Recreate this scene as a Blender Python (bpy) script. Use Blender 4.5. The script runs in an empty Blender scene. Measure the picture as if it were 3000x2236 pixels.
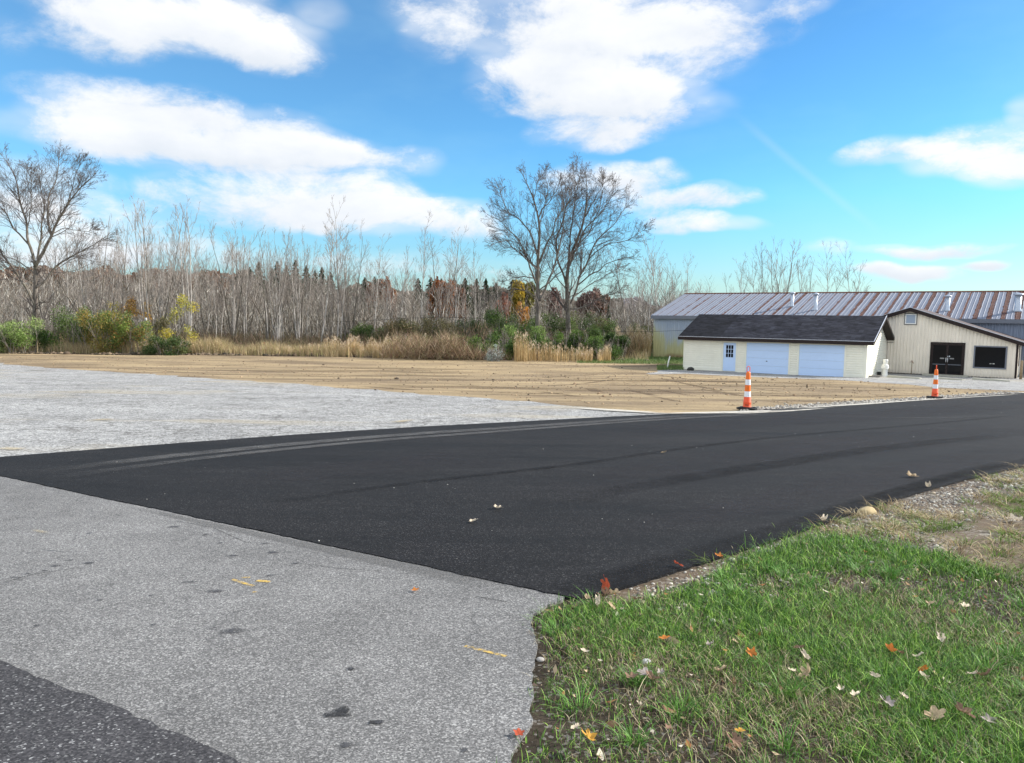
import bpy, bmesh, math, random
import numpy as np
from mathutils import Vector, Matrix, Euler
from mathutils.geometry import tessellate_polygon

random.seed(7)
RNG = np.random.default_rng(7)
scene = bpy.context.scene
COL = scene.collection
R = math.radians

# ------------------------------------------------------------------ camera
FPX, CX, CY = 2200.0, 1500.0, 1118.0
CAM = Vector((0.0, 0.0, 1.6))
PITCH, ROLL = 4.99, 0.72
MROT = Euler((R(90 - PITCH), 0, 0)).to_matrix() @ Matrix.Rotation(R(ROLL), 3, 'Z')
cam_data = bpy.data.cameras.new('camera')
cam_data.sensor_width = 36.0
cam_data.lens = 36.0 * FPX / 3000.0
cam_data.clip_start = 0.1
cam_data.clip_end = 6000
cam = bpy.data.objects.new('camera', cam_data)
COL.objects.link(cam)
cam.matrix_world = Matrix.Translation(CAM) @ MROT.to_4x4()
scene.camera = cam


def terrain(y):
    if y < -14: return 0.616
    if y < 46: return -0.044 * y
    if y < 54:
        t = y - 46
        return -2.024 - 0.044 * (t - t * t / 16)
    return -2.2


def terrain_np(y):
    y = np.asarray(y, dtype=float)
    t = np.clip(y - 46, 0, 8)
    return np.where(y < 46, -0.044 * np.maximum(y, -14), -2.024 - 0.044 * (t - t * t / 16))


def ray(px, py):
    return (MROT @ Vector(((px - CX) / FPX, -(py - CY) / FPX, -1.0))).normalized()


def hit(px, py):
    """point of the ground seen at a place of the photograph"""
    d = ray(px, py)
    lo, hi = 0.5, 900.0
    for _ in range(60):
        m = (lo + hi) / 2
        p = CAM + d * m
        if p.z > terrain(p.y): lo = m
        else: hi = m
    p = CAM + d * lo
    return Vector((p.x, p.y, terrain(p.y)))


def at(px, py, Y):
    d = ray(px, py)
    return CAM + d * (Y / d.y)


def on_plane(px, py, p0, n):
    d = ray(px, py)
    return CAM + d * ((p0 - CAM).dot(n) / d.dot(n))


def project(x, y, z):
    v = MROT.transposed() @ (Vector((x, y, z)) - CAM)
    if v.z > -0.01: return None
    return CX + FPX * v.x / -v.z, CY - FPX * v.y / -v.z


MI = np.array(MROT.transposed())


def project_np(P):
    v = (P - np.array(CAM)) @ MI.T
    return CX + FPX * v[:, 0] / -v[:, 2], CY - FPX * v[:, 1] / -v[:, 2]


# ------------------------------------------------------------------ node helpers
class NT:
    def __init__(s, tree):
        s.t = tree; s.n = tree.nodes; s.l = tree.links

    def new(s, typ, **kw):
        n = s.n.new(typ)
        for k, v in kw.items(): setattr(n, k, v)
        return n

    def put(s, sock, v):
        if v is None: return
        if isinstance(v, bpy.types.NodeSocket): s.l.new(v, sock)
        elif isinstance(v, (tuple, list)) and len(v) == 3 and sock.type == 'RGBA': sock.default_value = (*v, 1)
        else: sock.default_value = v

    def math(s, op, a, b=None, c=None, clamp=False):
        n = s.new('ShaderNodeMath', operation=op, use_clamp=clamp)
        s.put(n.inputs[0], a); s.put(n.inputs[1], b); s.put(n.inputs[2], c)
        return n.outputs[0]

    def vmath(s, op, a, b=None, scale=None):
        n = s.new('ShaderNodeVectorMath', operation=op)
        s.put(n.inputs[0], a); s.put(n.inputs[1], b)
        if scale is not None: s.put(n.inputs['Scale'], scale)
        return n.outputs['Value'] if op in ('LENGTH', 'DOT_PRODUCT') else n.outputs[0]

    def coord(s, which='Object'):
        return s.new('ShaderNodeTexCoord').outputs[which]

    def mapping(s, vec, scale=(1, 1, 1), rot=(0, 0, 0), loc=(0, 0, 0)):
        n = s.new('ShaderNodeMapping')
        s.l.new(vec, n.inputs[0])
        n.inputs['Scale'].default_value = scale
        n.inputs['Rotation'].default_value = rot
        n.inputs['Location'].default_value = loc
        return n.outputs[0]

    def noise(s, vec, scale, detail=4, rough=0.5, dist=0.0, out='Fac'):
        n = s.new('ShaderNodeTexNoise')
        s.put(n.inputs['Vector'], vec)
        n.inputs['Scale'].default_value = scale
        n.inputs['Detail'].default_value = detail
        n.inputs['Roughness'].default_value = rough
        n.inputs['Distortion'].default_value = dist
        return n.outputs[out]

    def voronoi(s, vec, scale, feature='F1', out='Distance', rand=1.0):
        n = s.new('ShaderNodeTexVoronoi', feature=feature)
        s.put(n.inputs['Vector'], vec)
        n.inputs['Scale'].default_value = scale
        n.inputs['Randomness'].default_value = rand
        return n.outputs[out]

    def white(s, vec):
        n = s.new('ShaderNodeTexWhiteNoise', noise_dimensions='3D')
        s.put(n.inputs[0], vec)
        return n.outputs['Value']

    def ramp(s, fac, stops, interp='LINEAR'):
        n = s.new('ShaderNodeValToRGB')
        cr = n.color_ramp; cr.interpolation = interp
        while len(cr.elements) > 1: cr.elements.remove(cr.elements[-1])
        for i, (p, c) in enumerate(stops):
            e = cr.elements[0] if i == 0 else cr.elements.new(p)
            e.position = p
            if not isinstance(c, (tuple, list)): c = (c, c, c)
            e.color = (*c, 1) if len(c) == 3 else c
        s.put(n.inputs[0], fac)
        return n.outputs[0]

    def maprange(s, v, a, b, c=0.0, d=1.0, smooth=False):
        n = s.new('ShaderNodeMapRange')
        if smooth: n.interpolation_type = 'SMOOTHSTEP'
        s.put(n.inputs[0], v)
        for i, x in enumerate((a, b, c, d)): s.put(n.inputs[i + 1], x)
        return n.outputs[0]

    def mix(s, fac, a, b, mode='MIX'):
        n = s.new('ShaderNodeMix', data_type='RGBA', blend_type=mode)
        s.put(n.inputs[0], fac); s.put(n.inputs[6], a); s.put(n.inputs[7], b)
        return n.outputs[2]

    def attr(s, name):
        n = s.new('ShaderNodeAttribute', attribute_name=name)
        return n

    def sep(s, v):
        n = s.new('ShaderNodeSeparateXYZ'); s.l.new(v, n.inputs[0]); return n.outputs

    def comb(s, x, y, z):
        n = s.new('ShaderNodeCombineXYZ')
        s.put(n.inputs[0], x); s.put(n.inputs[1], y); s.put(n.inputs[2], z)
        return n.outputs[0]

    def bump(s, h, strength=0.5, dist=0.01):
        n = s.new('ShaderNodeBump')
        n.inputs['Strength'].default_value = strength
        n.inputs['Distance'].default_value = dist
        s.put(n.inputs['Height'], h)
        return n.outputs[0]


def material(name, fn, rough=0.9, spec=0.3, metal=0.0):
    """fn(nt) returns dict(color, normal, rough, alpha, metal)"""
    m = bpy.data.materials.new(name)
    m.use_nodes = True
    nt = NT(m.node_tree)
    b = nt.n['Principled BSDF']
    b.inputs['Roughness'].default_value = rough
    b.inputs['Specular IOR Level'].default_value = spec
    b.inputs['Metallic'].default_value = metal
    r = fn(nt) if callable(fn) else dict(color=fn)
    if not isinstance(r, dict): r = dict(color=r)
    for k, sname in (('color', 'Base Color'), ('normal', 'Normal'), ('rough', 'Roughness'), ('alpha', 'Alpha'), ('metal', 'Metallic')):
        if r.get(k) is not None: nt.put(b.inputs[sname], r[k])
    if 'translucent' in r:
        tr = nt.new('ShaderNodeBsdfTranslucent')
        nt.put(tr.inputs[0], r['color'])
        mx = nt.new('ShaderNodeMixShader')
        mx.inputs[0].default_value = r['translucent']
        nt.l.new(b.outputs[0], mx.inputs[1]); nt.l.new(tr.outputs[0], mx.inputs[2])
        nt.l.new(mx.outputs[0], nt.n['Material Output'].inputs[0])
    return m


def grime(col, amt=0.12, scale=3.0):
    def f(nt):
        c = nt.coord()
        n = nt.noise(c, scale, 6, 0.6)
        n2 = nt.noise(c, scale * 9, 4, 0.6)
        v = nt.math('ADD', nt.math('MULTIPLY', n, 0.6), nt.math('MULTIPLY', n2, 0.4))
        k = nt.maprange(v, 0.3, 0.7, 1 - amt, 1 + amt * 0.5)
        return dict(color=nt.vmath('SCALE', col, scale=k), normal=nt.bump(n2, 0.15, 0.004))
    return f


M = {}
# ---- ground materials
def m_old_pavement(nt):
    c = nt.coord()
    v = nt.voronoi(c, 140, out='Color')
    s1 = nt.sep(v)[0]
    fine = nt.noise(c, 240, 2, 0.6)
    big = nt.noise(c, 0.55, 5, 0.6)
    mid = nt.noise(c, 3.0, 5, 0.65)
    col = nt.ramp(s1, [(0, (0.055, 0.055, 0.058)), (0.3, (0.11, 0.11, 0.113)), (0.6, (0.205, 0.205, 0.21)), (0.85, (0.37, 0.37, 0.375)), (1, (0.6, 0.6, 0.6))])
    col = nt.mix(0.35, col, nt.ramp(fine, [(0.3, (0.07, 0.07, 0.073)), (0.7, (0.36, 0.36, 0.365))]))
    k = nt.math('MULTIPLY', nt.maprange(big, 0.3, 0.7, 0.70, 1.05), nt.maprange(mid, 0.3, 0.7, 0.82, 1.06))
    col = nt.vmath('MULTIPLY', nt.vmath('SCALE', col, scale=k), (.96, .945, .91))
    # worn bare patches of dark binder
    pn = nt.noise(nt.mapping(c, (1.0, 2.2, 1)), 3.6, 3, 0.55, 0.4)
    area = nt.noise(nt.mapping(c, loc=(7, 3, 0)), 0.5, 2, 0.5)
    patch = nt.math('MULTIPLY', nt.maprange(pn, 0.70, 0.725), nt.maprange(area, 0.5, 0.56))
    col = nt.mix(nt.math('MULTIPLY', patch, 0.85), col, (0.07, 0.072, 0.078))
    # hairline cracks
    w = nt.vmath('ADD', c, nt.vmath('SCALE', nt.noise(c, 2.5, 4, 0.6, out='Color'), scale=0.5))
    e = nt.voronoi(w, 0.55, 'DISTANCE_TO_EDGE')
    crack = nt.math('MULTIPLY', nt.maprange(e, 0.0, 0.007, 1, 0), nt.maprange(nt.noise(c, 0.9, 2), 0.5, 0.6))
    col = nt.mix(nt.math('MULTIPLY', crack, 0.7), col, (0.05, 0.05, 0.052))
    h = nt.math('ADD', s1, nt.math('MULTIPLY', fine, 0.6))
    return dict(color=col, normal=nt.bump(h, 0.8, 0.005))


def m_gravel_lot(nt):
    c = nt.coord()
    s1 = nt.sep(nt.voronoi(c, 34, out='Color'))[0]
    s2 = nt.sep(nt.voronoi(c, 90, out='Color'))[1]
    big = nt.noise(nt.mapping(c, (0.6, 1, 1), (0, 0, 0.35)), 0.7, 6, 0.65)
    mid = nt.noise(c, 5, 6, 0.75)
    base = nt.math('ADD', nt.math('MULTIPLY', s1, 0.55), nt.math('MULTIPLY', s2, 0.45))
    col = nt.ramp(base, [(0.05, (0.07, 0.07, 0.068)), (0.3, (0.24, 0.238, 0.232)), (0.6, (0.43, 0.427, 0.417)), (1, (0.74, 0.735, 0.715))])
    col = nt.vmath('SCALE', col, scale=nt.math('MULTIPLY', nt.maprange(big, 0.3, 0.7, 0.72, 1.12), nt.maprange(mid, 0.3, 0.7, 0.62, 1.18)))
    tan = nt.maprange(nt.noise(nt.mapping(c, (0.5, 1.3, 1), loc=(3, 9, 0)), 0.32, 5, 0.6), 0.56, 0.68)
    col = nt.mix(nt.math('MULTIPLY', tan, 0.5), col, (0.40, 0.34, 0.23))
    w = nt.vmath('ADD', c, nt.vmath('SCALE', nt.noise(c, 1.8, 5, 0.65, out='Color'), scale=0.9))
    e = nt.voronoi(w, 1.4, 'DISTANCE_TO_EDGE')
    crack = nt.math('MULTIPLY', nt.maprange(e, 0.0, 0.055, 1, 0), nt.maprange(nt.noise(c, 0.8, 3), 0.40, 0.56))
    col = nt.mix(nt.math('MULTIPLY', crack, 0.75), col, (0.075, 0.07, 0.06))
    h = nt.math('ADD', base, nt.math('MULTIPLY', mid, 1.2))
    return dict(color=col, normal=nt.bump(h, 0.8, 0.02))


def m_new_asphalt(nt):
    c = nt.coord()
    s1 = nt.sep(nt.voronoi(c, 130, out='Color'))[0]
    fine = nt.noise(c, 70, 3, 0.7)
    big = nt.noise(nt.mapping(c, (0.25, 1.3, 1), (0, 0, -0.42)), 0.8, 5, 0.6)
    mid = nt.noise(nt.mapping(c, (0.4, 1.6, 1), (0, 0, -0.42)), 4.0, 5, 0.6)
    col = nt.ramp(s1, [(0, (0.003, 0.003, 0.0035)), (0.7, (0.009, 0.0088, 0.0098)), (0.93, (0.02, 0.0195, 0.021)), (1, (0.07, 0.07, 0.07))])
    col = nt.vmath('SCALE', col, scale=nt.math('MULTIPLY', nt.maprange(big, 0.3, 0.7, 0.5, 1.6), nt.maprange(mid, 0.3, 0.7, 0.75, 1.25)))  # broad sheen of the asphalt put into its colour
    grit = nt.maprange(nt.voronoi(c, 2.6), 0.0, 0.008, 1, 0)
    grit = nt.math('MULTIPLY', grit, nt.maprange(nt.noise(c, 1.1, 2), 0.5, 0.6))
    col = nt.mix(grit, col, (0.55, 0.55, 0.52))
    return dict(color=col, normal=nt.bump(nt.math('ADD', s1, fine), 0.7, 0.004), rough=nt.maprange(big, 0.3, 0.7, 0.8, 0.95))


def m_street(nt):
    c = nt.coord()
    vo = nt.sep(nt.voronoi(c, 115, out='Color'))
    col = nt.ramp(vo[0], [(0, (0.02, 0.02, 0.022)), (0.6, (0.05, 0.048, 0.052)), (0.86, (0.075, 0.072, 0.075)), (0.96, (0.13, 0.13, 0.13)), (1, (0.3, 0.3, 0.3))])
    peb = nt.voronoi(c, 16)
    col = nt.mix(nt.maprange(peb, 0.02, 0.06, 0.5, 0), col, (0.4, 0.4, 0.4))
    k = nt.maprange(nt.noise(c, 1.2, 5, 0.6), 0.3, 0.7, 0.85, 1.15)
    return dict(color=nt.vmath('SCALE', col, scale=k), normal=nt.bump(vo[0], 0.8, 0.005))


def m_dirt(nt):
    c = nt.coord()
    big = nt.noise(nt.mapping(c, (0.4, 1.0, 1), (0, 0, 0.15)), 0.35, 6, 0.62)
    stre = nt.noise(nt.mapping(c, (0.10, 1.2, 1), (0, 0, 0.12)), 2.0, 6, 0.68)
    fine = nt.noise(c, 11, 6, 0.72)
    col = nt.ramp(big, [(0.25, (0.18, 0.135, 0.09)), (0.42, (0.29, 0.22, 0.14)), (0.55, (0.41, 0.315, 0.19)), (0.75, (0.52, 0.395, 0.235))])
    col = nt.vmath('SCALE', col, scale=nt.math('MULTIPLY', nt.maprange(stre, 0.3, 0.7, 0.62, 1.2), nt.maprange(fine, 0.25, 0.75, 0.68, 1.22)))
    dark = nt.math('MULTIPLY', nt.maprange(nt.noise(nt.mapping(c, (0.12, 1.0, 1), (0, 0, 0.1)), 1.1, 6, 0.75), 0.55, 0.62), 0.6)
    col = nt.mix(dark, col, (0.13, 0.095, 0.065))
    h = nt.math('ADD', nt.math('MULTIPLY', stre, 1.5), fine)
    return dict(color=col, normal=nt.bump(h, 0.9, 0.07))


def m_ground(nt):
    c = nt.coord()
    a = nt.noise(c, 0.25, 6, 0.6); b = nt.noise(c, 7, 6, 0.7)
    col = nt.ramp(a, [(0.3, (0.10, 0.085, 0.05)), (0.5, (0.17, 0.14, 0.08)), (0.7, (0.10, 0.11, 0.045))])
    col = nt.vmath('SCALE', col, scale=nt.maprange(b, 0.3, 0.7, 0.6, 1.3))
    return dict(color=col, normal=nt.bump(b, 0.8, 0.04))


def m_soil(nt):
    c = nt.coord()
    a = nt.noise(c, 1.5, 6, 0.65); b = nt.noise(c, 38, 5, 0.7)
    p = nt.sep(nt.voronoi(c, 60, out='Color'))
    col = nt.ramp(a, [(0.3, (0.03, 0.024, 0.017)), (0.5, (0.055, 0.044, 0.032)), (0.7, (0.10, 0.08, 0.058))])
    col = nt.vmath('SCALE', col, scale=nt.maprange(b, 0.3, 0.7, 0.6, 1.3))
    col = nt.mix(nt.maprange(p[0], 0.82, 0.9, 0, 0.45), col, (0.32, 0.3, 0.27))
    return dict(color=col, normal=nt.bump(nt.math('ADD', b, p[0]), 0.9, 0.012))


def m_verge(nt):
    c = nt.coord()
    p = nt.sep(nt.voronoi(c, 52, out='Color'))
    p2 = nt.sep(nt.voronoi(c, 24, out='Color'))
    a = nt.noise(c, 1.6, 6, 0.65)
    col = nt.ramp(p[0], [(0, (0.045, 0.037, 0.03)), (0.45, (0.12, 0.10, 0.08)), (0.8, (0.24, 0.215, 0.175)), (1, (0.48, 0.455, 0.41))])
    col = nt.mix(nt.maprange(p2[1], 0.8, 0.85, 0, 0.6), col, (0.5, 0.48, 0.43))
    col = nt.mix(nt.maprange(a, 0.34, 0.52, 0, 0.9), col, (0.125, 0.09, 0.06))
    return dict(color=col, normal=nt.bump(nt.math('ADD', p[0], nt.math('MULTIPLY', p2[1], 1.5)), 0.9, 0.012))


def m_grassland(nt):
    c = nt.coord()
    a = nt.noise(c, 0.8, 6, 0.6); b = nt.noise(nt.mapping(c, (1, 0.5, 1)), 14, 5, 0.7)
    col = nt.ramp(a, [(0.3, (0.13, 0.12, 0.05)), (0.5, (0.08, 0.13, 0.03)), (0.7, (0.11, 0.16, 0.045))])
    col = nt.vmath('SCALE', col, scale=nt.maprange(b, 0.3, 0.7, 0.55, 1.35))
    return dict(color=col, normal=nt.bump(b, 0.9, 0.05))


M['old'] = material('worn_pavement', m_old_pavement)
M['lot'] = material('pale_gravel', m_gravel_lot)
M['asphalt'] = material('fresh_asphalt', m_new_asphalt, spec=0.22)
M['street'] = material('street_asphalt', m_street)
M['dirt'] = material('graded_dirt', m_dirt, spec=0.1)
M['ground'] = material('rough_ground', m_ground, spec=0.1)
M['soil'] = material('dark_soil', m_soil, spec=0.1)
M['verge'] = material('gravelly_soil', m_verge, spec=0.15)
M['grassland'] = material('short_grass', m_grassland, spec=0.1)


def m_attr(trans=0.0, rough=0.8, spec=0.15):
    def f(nt):
        a = nt.attr('Col').outputs['Color']
        d = dict(color=a)
        if trans: d['translucent'] = trans
        return d
    return f


M['leafcol'] = material('foliage', m_attr(0.3), rough=0.6, spec=0.25)
M['bladecol'] = material('grass_blades', m_attr(0.15), rough=0.55, spec=0.3)
M['drycol'] = material('dry_stems', m_attr(0.1), rough=0.9, spec=0.1)
M['stonecol'] = material('stones', m_attr(0), rough=0.85, spec=0.3)


def m_bark(c1, c2, c3, sc=6):
    def f(nt):
        c = nt.coord()
        a = nt.noise(nt.mapping(c, (1, 1, 0.25)), sc, 6, 0.7)
        b = nt.noise(c, 1.1, 4, 0.6)
        col = nt.ramp(a, [(0.3, c1), (0.5, c2), (0.7, c3)])
        col = nt.mix(nt.maprange(b, 0.5, 0.65, 0, 0.35), col, (0.11, 0.12, 0.06))
        return dict(color=col, normal=nt.bump(a, 0.7, 0.03))
    return f


M['bark'] = material('bark', m_bark((0.06, 0.052, 0.045), (0.15, 0.13, 0.11), (0.27, 0.25, 0.225)), spec=0.1)
M['pale_bark'] = material('pale_bark', m_bark((0.20, 0.18, 0.16), (0.42, 0.39, 0.36), (0.64, 0.61, 0.56)), spec=0.1)
M['twig'] = material('twigs', grime((0.15, 0.13, 0.12), 0.3, 2.0), spec=0.1)
M['wood_twig'] = material('sapling_twigs', grime((0.31, 0.275, 0.245), 0.3, 2.0), spec=0.1)


# ------------------------------------------------------------------ object helpers
def tag(o, label=None, cat=None, group=None, kind=None):
    if label: o['label'] = label
    if cat: o['category'] = cat
    if group: o['group'] = group
    if kind: o['kind'] = kind
    return o


def link(name, me, mats, parent=None):
    o = bpy.data.objects.new(name, me)
    COL.objects.link(o)
    if not isinstance(mats, (list, tuple)): mats = [mats]
    for m in mats: me.materials.append(m)
    if parent is not None: o.parent = parent
    return o


def empty(name, loc, rz=0.0):
    o = bpy.data.objects.new(name, None)
    COL.objects.link(o)
    o.location = loc
    o.rotation_euler = (0, 0, rz)
    o.empty_display_size = 0.3
    return o


def mesh_np(name, V, F, col=None, smooth=False, uv=None):
    """V (n,3); F (m,k) constant k, or list of such arrays"""
    me = bpy.data.meshes.new(name)
    Fs = F if isinstance(F, list) else [F]
    Fs = [f for f in Fs if len(f)]
    V = np.asarray(V, dtype=np.float32)
    me.vertices.add(len(V))
    me.vertices.foreach_set('co', V.ravel())
    nl = sum(f.size for f in Fs); nf = sum(len(f) for f in Fs)
    me.loops.add(nl)
    me.loops.foreach_set('vertex_index', np.concatenate([f.ravel() for f in Fs]).astype(np.int32))
    me.polygons.add(nf)
    tot = np.concatenate([np.full(len(f), f.shape[1]) for f in Fs]).astype(np.int32)
    st = np.concatenate([[0], np.cumsum(tot)[:-1]]).astype(np.int32)
    me.polygons.foreach_set('loop_start', st)
    try: me.polygons.foreach_set('loop_total', tot)
    except Exception: pass
    if smooth: me.polygons.foreach_set('use_smooth', np.ones(nf, dtype=bool))
    me.update(calc_edges=True)
    me.validate()
    if col is not None:
        a = me.color_attributes.new('Col', 'FLOAT_COLOR', 'POINT')
        c = np.ones((len(V), 4), dtype=np.float32); c[:, :3] = col
        a.data.foreach_set('color', c.ravel())
    if uv is not None:
        a = me.color_attributes.new('Fade', 'FLOAT_COLOR', 'POINT')
        c = np.ones((len(V), 4), dtype=np.float32); c[:, :uv.shape[1]] = uv
        a.data.foreach_set('color', c.ravel())
    return me


class MB:
    """collects simple solids into one mesh"""
    def __init__(s): s.v = []; s.f = []; s.mi = []; s.sm = []

    def add(s, vs, fs, mi=0, smooth=False):
        o = len(s.v)
        s.v += [tuple(v) for v in vs]
        for f in fs:
            s.f.append([i + o for i in f]); s.mi.append(mi); s.sm.append(smooth)

    def box(s, a, b, mi=0):
        x0, y0, z0 = a; x1, y1, z1 = b
        s.add([(x0, y0, z0), (x1, y0, z0), (x1, y1, z0), (x0, y1, z0), (x0, y0, z1), (x1, y0, z1), (x1, y1, z1), (x0, y1, z1)],
              [(0, 3, 2, 1), (4, 5, 6, 7), (0, 1, 5, 4), (1, 2, 6, 5), (2, 3, 7, 6), (3, 0, 4, 7)], mi)

    def prism(s, poly, axis_from, axis_to, axis='y', mi=0):
        """extrude 2D polygon (in the other two axes) along an axis"""
        n = len(poly)
        def P(u, v, w):
            return {'y': (u, w, v), 'x': (w, u, v), 'z': (u, v, w)}[axis]
        vs = [P(u, v, axis_from) for u, v in poly] + [P(u, v, axis_to) for u, v in poly]
        fs = [tuple(range(n)), tuple(range(2 * n - 1, n - 1, -1))]
        fs += [(i, i + n, (i + 1) % n + n, (i + 1) % n) for i in range(n)]
        s.add(vs, fs, mi)

    def lathe(s, prof, n=24, mi=0, c=(0, 0, 0), smooth=True, cap=True):
        vs = []
        for r, z in prof:
            for k in range(n):
                a = 2 * math.pi * k / n
                vs.append((c[0] + r * math.cos(a), c[1] + r * math.sin(a), c[2] + z))
        fs = []
        for j in range(len(prof) - 1):
            for k in range(n):
                k2 = (k + 1) % n
                fs.append((j * n + k, j * n + k2, (j + 1) * n + k2, (j + 1) * n + k))
        o = len(s.v)
        s.add(vs, fs, mi, smooth)
        if cap:
            s.f.append([o + k for k in range(n - 1, -1, -1)]); s.mi.append(mi); s.sm.append(False)
            m = (len(prof) - 1) * n
            s.f.append([o + m + k for k in range(n)]); s.mi.append(mi); s.sm.append(False)

    def tube(s, pts, r, n=8, mi=0, closed=False):
        pts = [Vector(p) for p in pts]
        rs = r if isinstance(r, (list, tuple)) else [r] * len(pts)
        vs = []; N = len(pts)
        for i, p in enumerate(pts):
            if closed: d = pts[(i + 1) % N] - pts[i - 1]
            else: d = pts[min(i + 1, N - 1)] - pts[max(i - 1, 0)]
            d.normalize()
            ref = Vector((0, 0, 1)) if abs(d.z) < 0.9 else Vector((1, 0, 0))
            if closed: ref = Vector((0, 1, 0))
            a = d.cross(ref).normalized(); b = d.cross(a)
            for k in range(n):
                t = 2 * math.pi * k / n
                vs.append(p + (a * math.cos(t) + b * math.sin(t)) * rs[i])
        fs = []
        for i in range(N if closed else N - 1):
            j = (i + 1) % N
            for k in range(n):
                k2 = (k + 1) % n
                fs.append((i * n + k, i * n + k2, j * n + k2, j * n + k))
        s.add(vs, fs, mi, True)
        if not closed:
            o = len(s.v) - len(vs)
            s.f.append([o + k for k in range(n)]); s.mi.append(mi); s.sm.append(False)
            s.f.append([o + (N - 1) * n + k for k in range(n - 1, -1, -1)]); s.mi.append(mi); s.sm.append(False)

    def build(s, name, mats, parent=None, bevel=0, fix=True):
        me = bpy.data.meshes.new(name)
        me.from_pydata(s.v, [], s.f)
        me.polygons.foreach_set('material_index', s.mi)
        me.polygons.foreach_set('use_smooth', s.sm)
        me.update()
        if fix:
            bm = bmesh.new(); bm.from_mesh(me)
            bmesh.ops.recalc_face_normals(bm, faces=bm.faces)
            if bevel:
                bmesh.ops.bevel(bm, geom=[e for e in bm.edges if len(e.link_faces) == 2 and e.calc_face_angle(0) > 0.6],
                                offset=bevel, segments=2, affect='EDGES', profile=0.6)
            bm.to_mesh(me); bm.free()
        return link(name, me, mats, parent)


def copy_tree(o, parent=None):
    c = o.copy()
    COL.objects.link(c)
    if parent is not None: c.parent = parent
    for ch in [x for x in COL.objects if x.parent == o]:
        copy_tree(ch, c)
    return c


# ------------------------------------------------------------------ ground sheets
def wobble(pts, step=0.25, amp=0.03, seed=1):
    rs = np.random.default_rng(seed)
    out = []
    for i in range(len(pts)):
        a = Vector(pts[i][:2]); b = Vector(pts[(i + 1) % len(pts)][:2])
        L = (b - a).length
        dist = max(1.0, min(a.length, b.length))
        st = step * max(1.0, dist / 8)
        n = min(200, max(1, int(L / st)))
        d = (b - a) / max(L, 1e-6); nrm = Vector((-d.y, d.x))
        for k in range(n):
            p = a + (b - a) * (k / n)
            if L < 60: p = p + nrm * float(rs.normal()) * amp * max(1.0, min(3.0, dist / 12))
            out.append((p.x, p.y))
    return out


def sheet(name, pts, off, mat, amp=0.03, skirt=0.0, step=0.25, seed=1, kind='structure'):
    poly = wobble(pts, step, amp, seed) if amp else [(p[0], p[1]) for p in pts]
    vs = [Vector((x, y, 0)) for x, y in poly]
    tris = tessellate_polygon([vs])
    bm = bmesh.new()
    bv = [bm.verts.new(v) for v in vs]
    for t in tris:
        try: bm.faces.new([bv[i] for i in t])
        except ValueError: pass
    for yy in [-14] + list(range(46, 55)):
        bmesh.ops.bisect_plane(bm, geom=bm.verts[:] + bm.edges[:] + bm.faces[:], plane_co=(0, yy, 0), plane_no=(0, 1, 0))
    for f in bm.faces:
        f.normal_update()
        if f.normal.z < 0: f.normal_flip()
    if skirt:
        edges = [e for e in bm.edges if len(e.link_faces) == 1]
        r = bmesh.ops.extrude_edge_only(bm, edges=edges)
        nv = set(v for v in r['geom'] if isinstance(v, bmesh.types.BMVert))
    else: nv = set()
    for v in bm.verts:
        v.co.z = terrain(v.co.y) + (off - skirt if v in nv else off)
    me = bpy.data.meshes.new(name)
    bm.to_mesh(me); bm.free()
    o = link(name, me, mat)
    o['kind'] = kind
    return o


def H(lst): return [tuple(hit(*p)[:2]) for p in lst]


DRIVE_UP = H([(0, 1341), (271, 1324), (541, 1305), (812, 1283), (1015, 1268), (1218, 1253), (1500, 1239.6), (1771, 1222.7), (1974, 1215),
              (2156, 1210), (2312, 1201.7), (2481, 1186.8), (2650, 1175), (2752, 1170), (2853, 1163), (3000, 1153)])
DRIVE_LO = H([(0, 1400), (101, 1420), (203, 1447), (338, 1478), (474, 1497), (575, 1522), (710, 1552), (880, 1589), (1015, 1620),
              (1218, 1660), (1353, 1700), (1500, 1726), (1568, 1741), (1659, 1757), (1700, 1764)])
DRIVE_RT = H([(1798, 1743), (1879, 1716), (1974, 1677), (2150, 1632), (2244, 1601), (2300, 1582), (2395, 1549), (2477, 1517), (2553, 1492),
              (2616, 1473), (2679, 1452.6), (2736, 1435), (2805, 1416), (2868, 1402), (2931, 1388), (3000, 1370.5)])
def smooth_edge(pts, deg):
    a = np.array(pts); c = a.mean(0); u, sv, vt = np.linalg.svd(a - c); q = (a - c) @ vt.T
    f = np.polyfit(q[:, 0], q[:, 1], deg); q[:, 1] = .25 * q[:, 1] + .75 * np.polyval(f, q[:, 0])
    return [tuple(v) for v in q @ vt + c]
DRIVE_LO = smooth_edge(DRIVE_LO, 3); DRIVE_UP = smooth_edge(DRIVE_UP, 4); DRIVE_RT = smooth_edge(DRIVE_RT, 4)
def ext(a, b, d):
    a = Vector(a); b = Vector(b); return tuple(b + (b - a).normalized() * d)
TIPL = tuple(hit(-230, 1357)[:2])
UPR = ext(DRIVE_UP[-4], DRIVE_UP[-1], 25)
RTR = ext(DRIVE_RT[-5], DRIVE_RT[-1], 30)
drive_poly = [TIPL] + DRIVE_UP + [UPR, RTR] + DRIVE_RT[::-1] + DRIVE_LO[::-1]
GRASS_EDGE = H([(1646, 1766.5), (1607, 1784), (1565, 1810), (1558, 1840), (1568, 1882), (1573, 1921), (1560, 1960), (1560, 2024),
                (1553, 2073), (1552, 2122), (1549, 2151), (1526, 2177), (1506, 2206), (1500, 2236), (1490, 2400), (1480, 2700)])
old_poly = [TIPL] + DRIVE_LO[:-2] + [DRIVE_LO[-2]] + GRASS_EDGE + [(-0.1, -8), (-30, -8), (-40, TIPL[1] + 2)]
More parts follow.
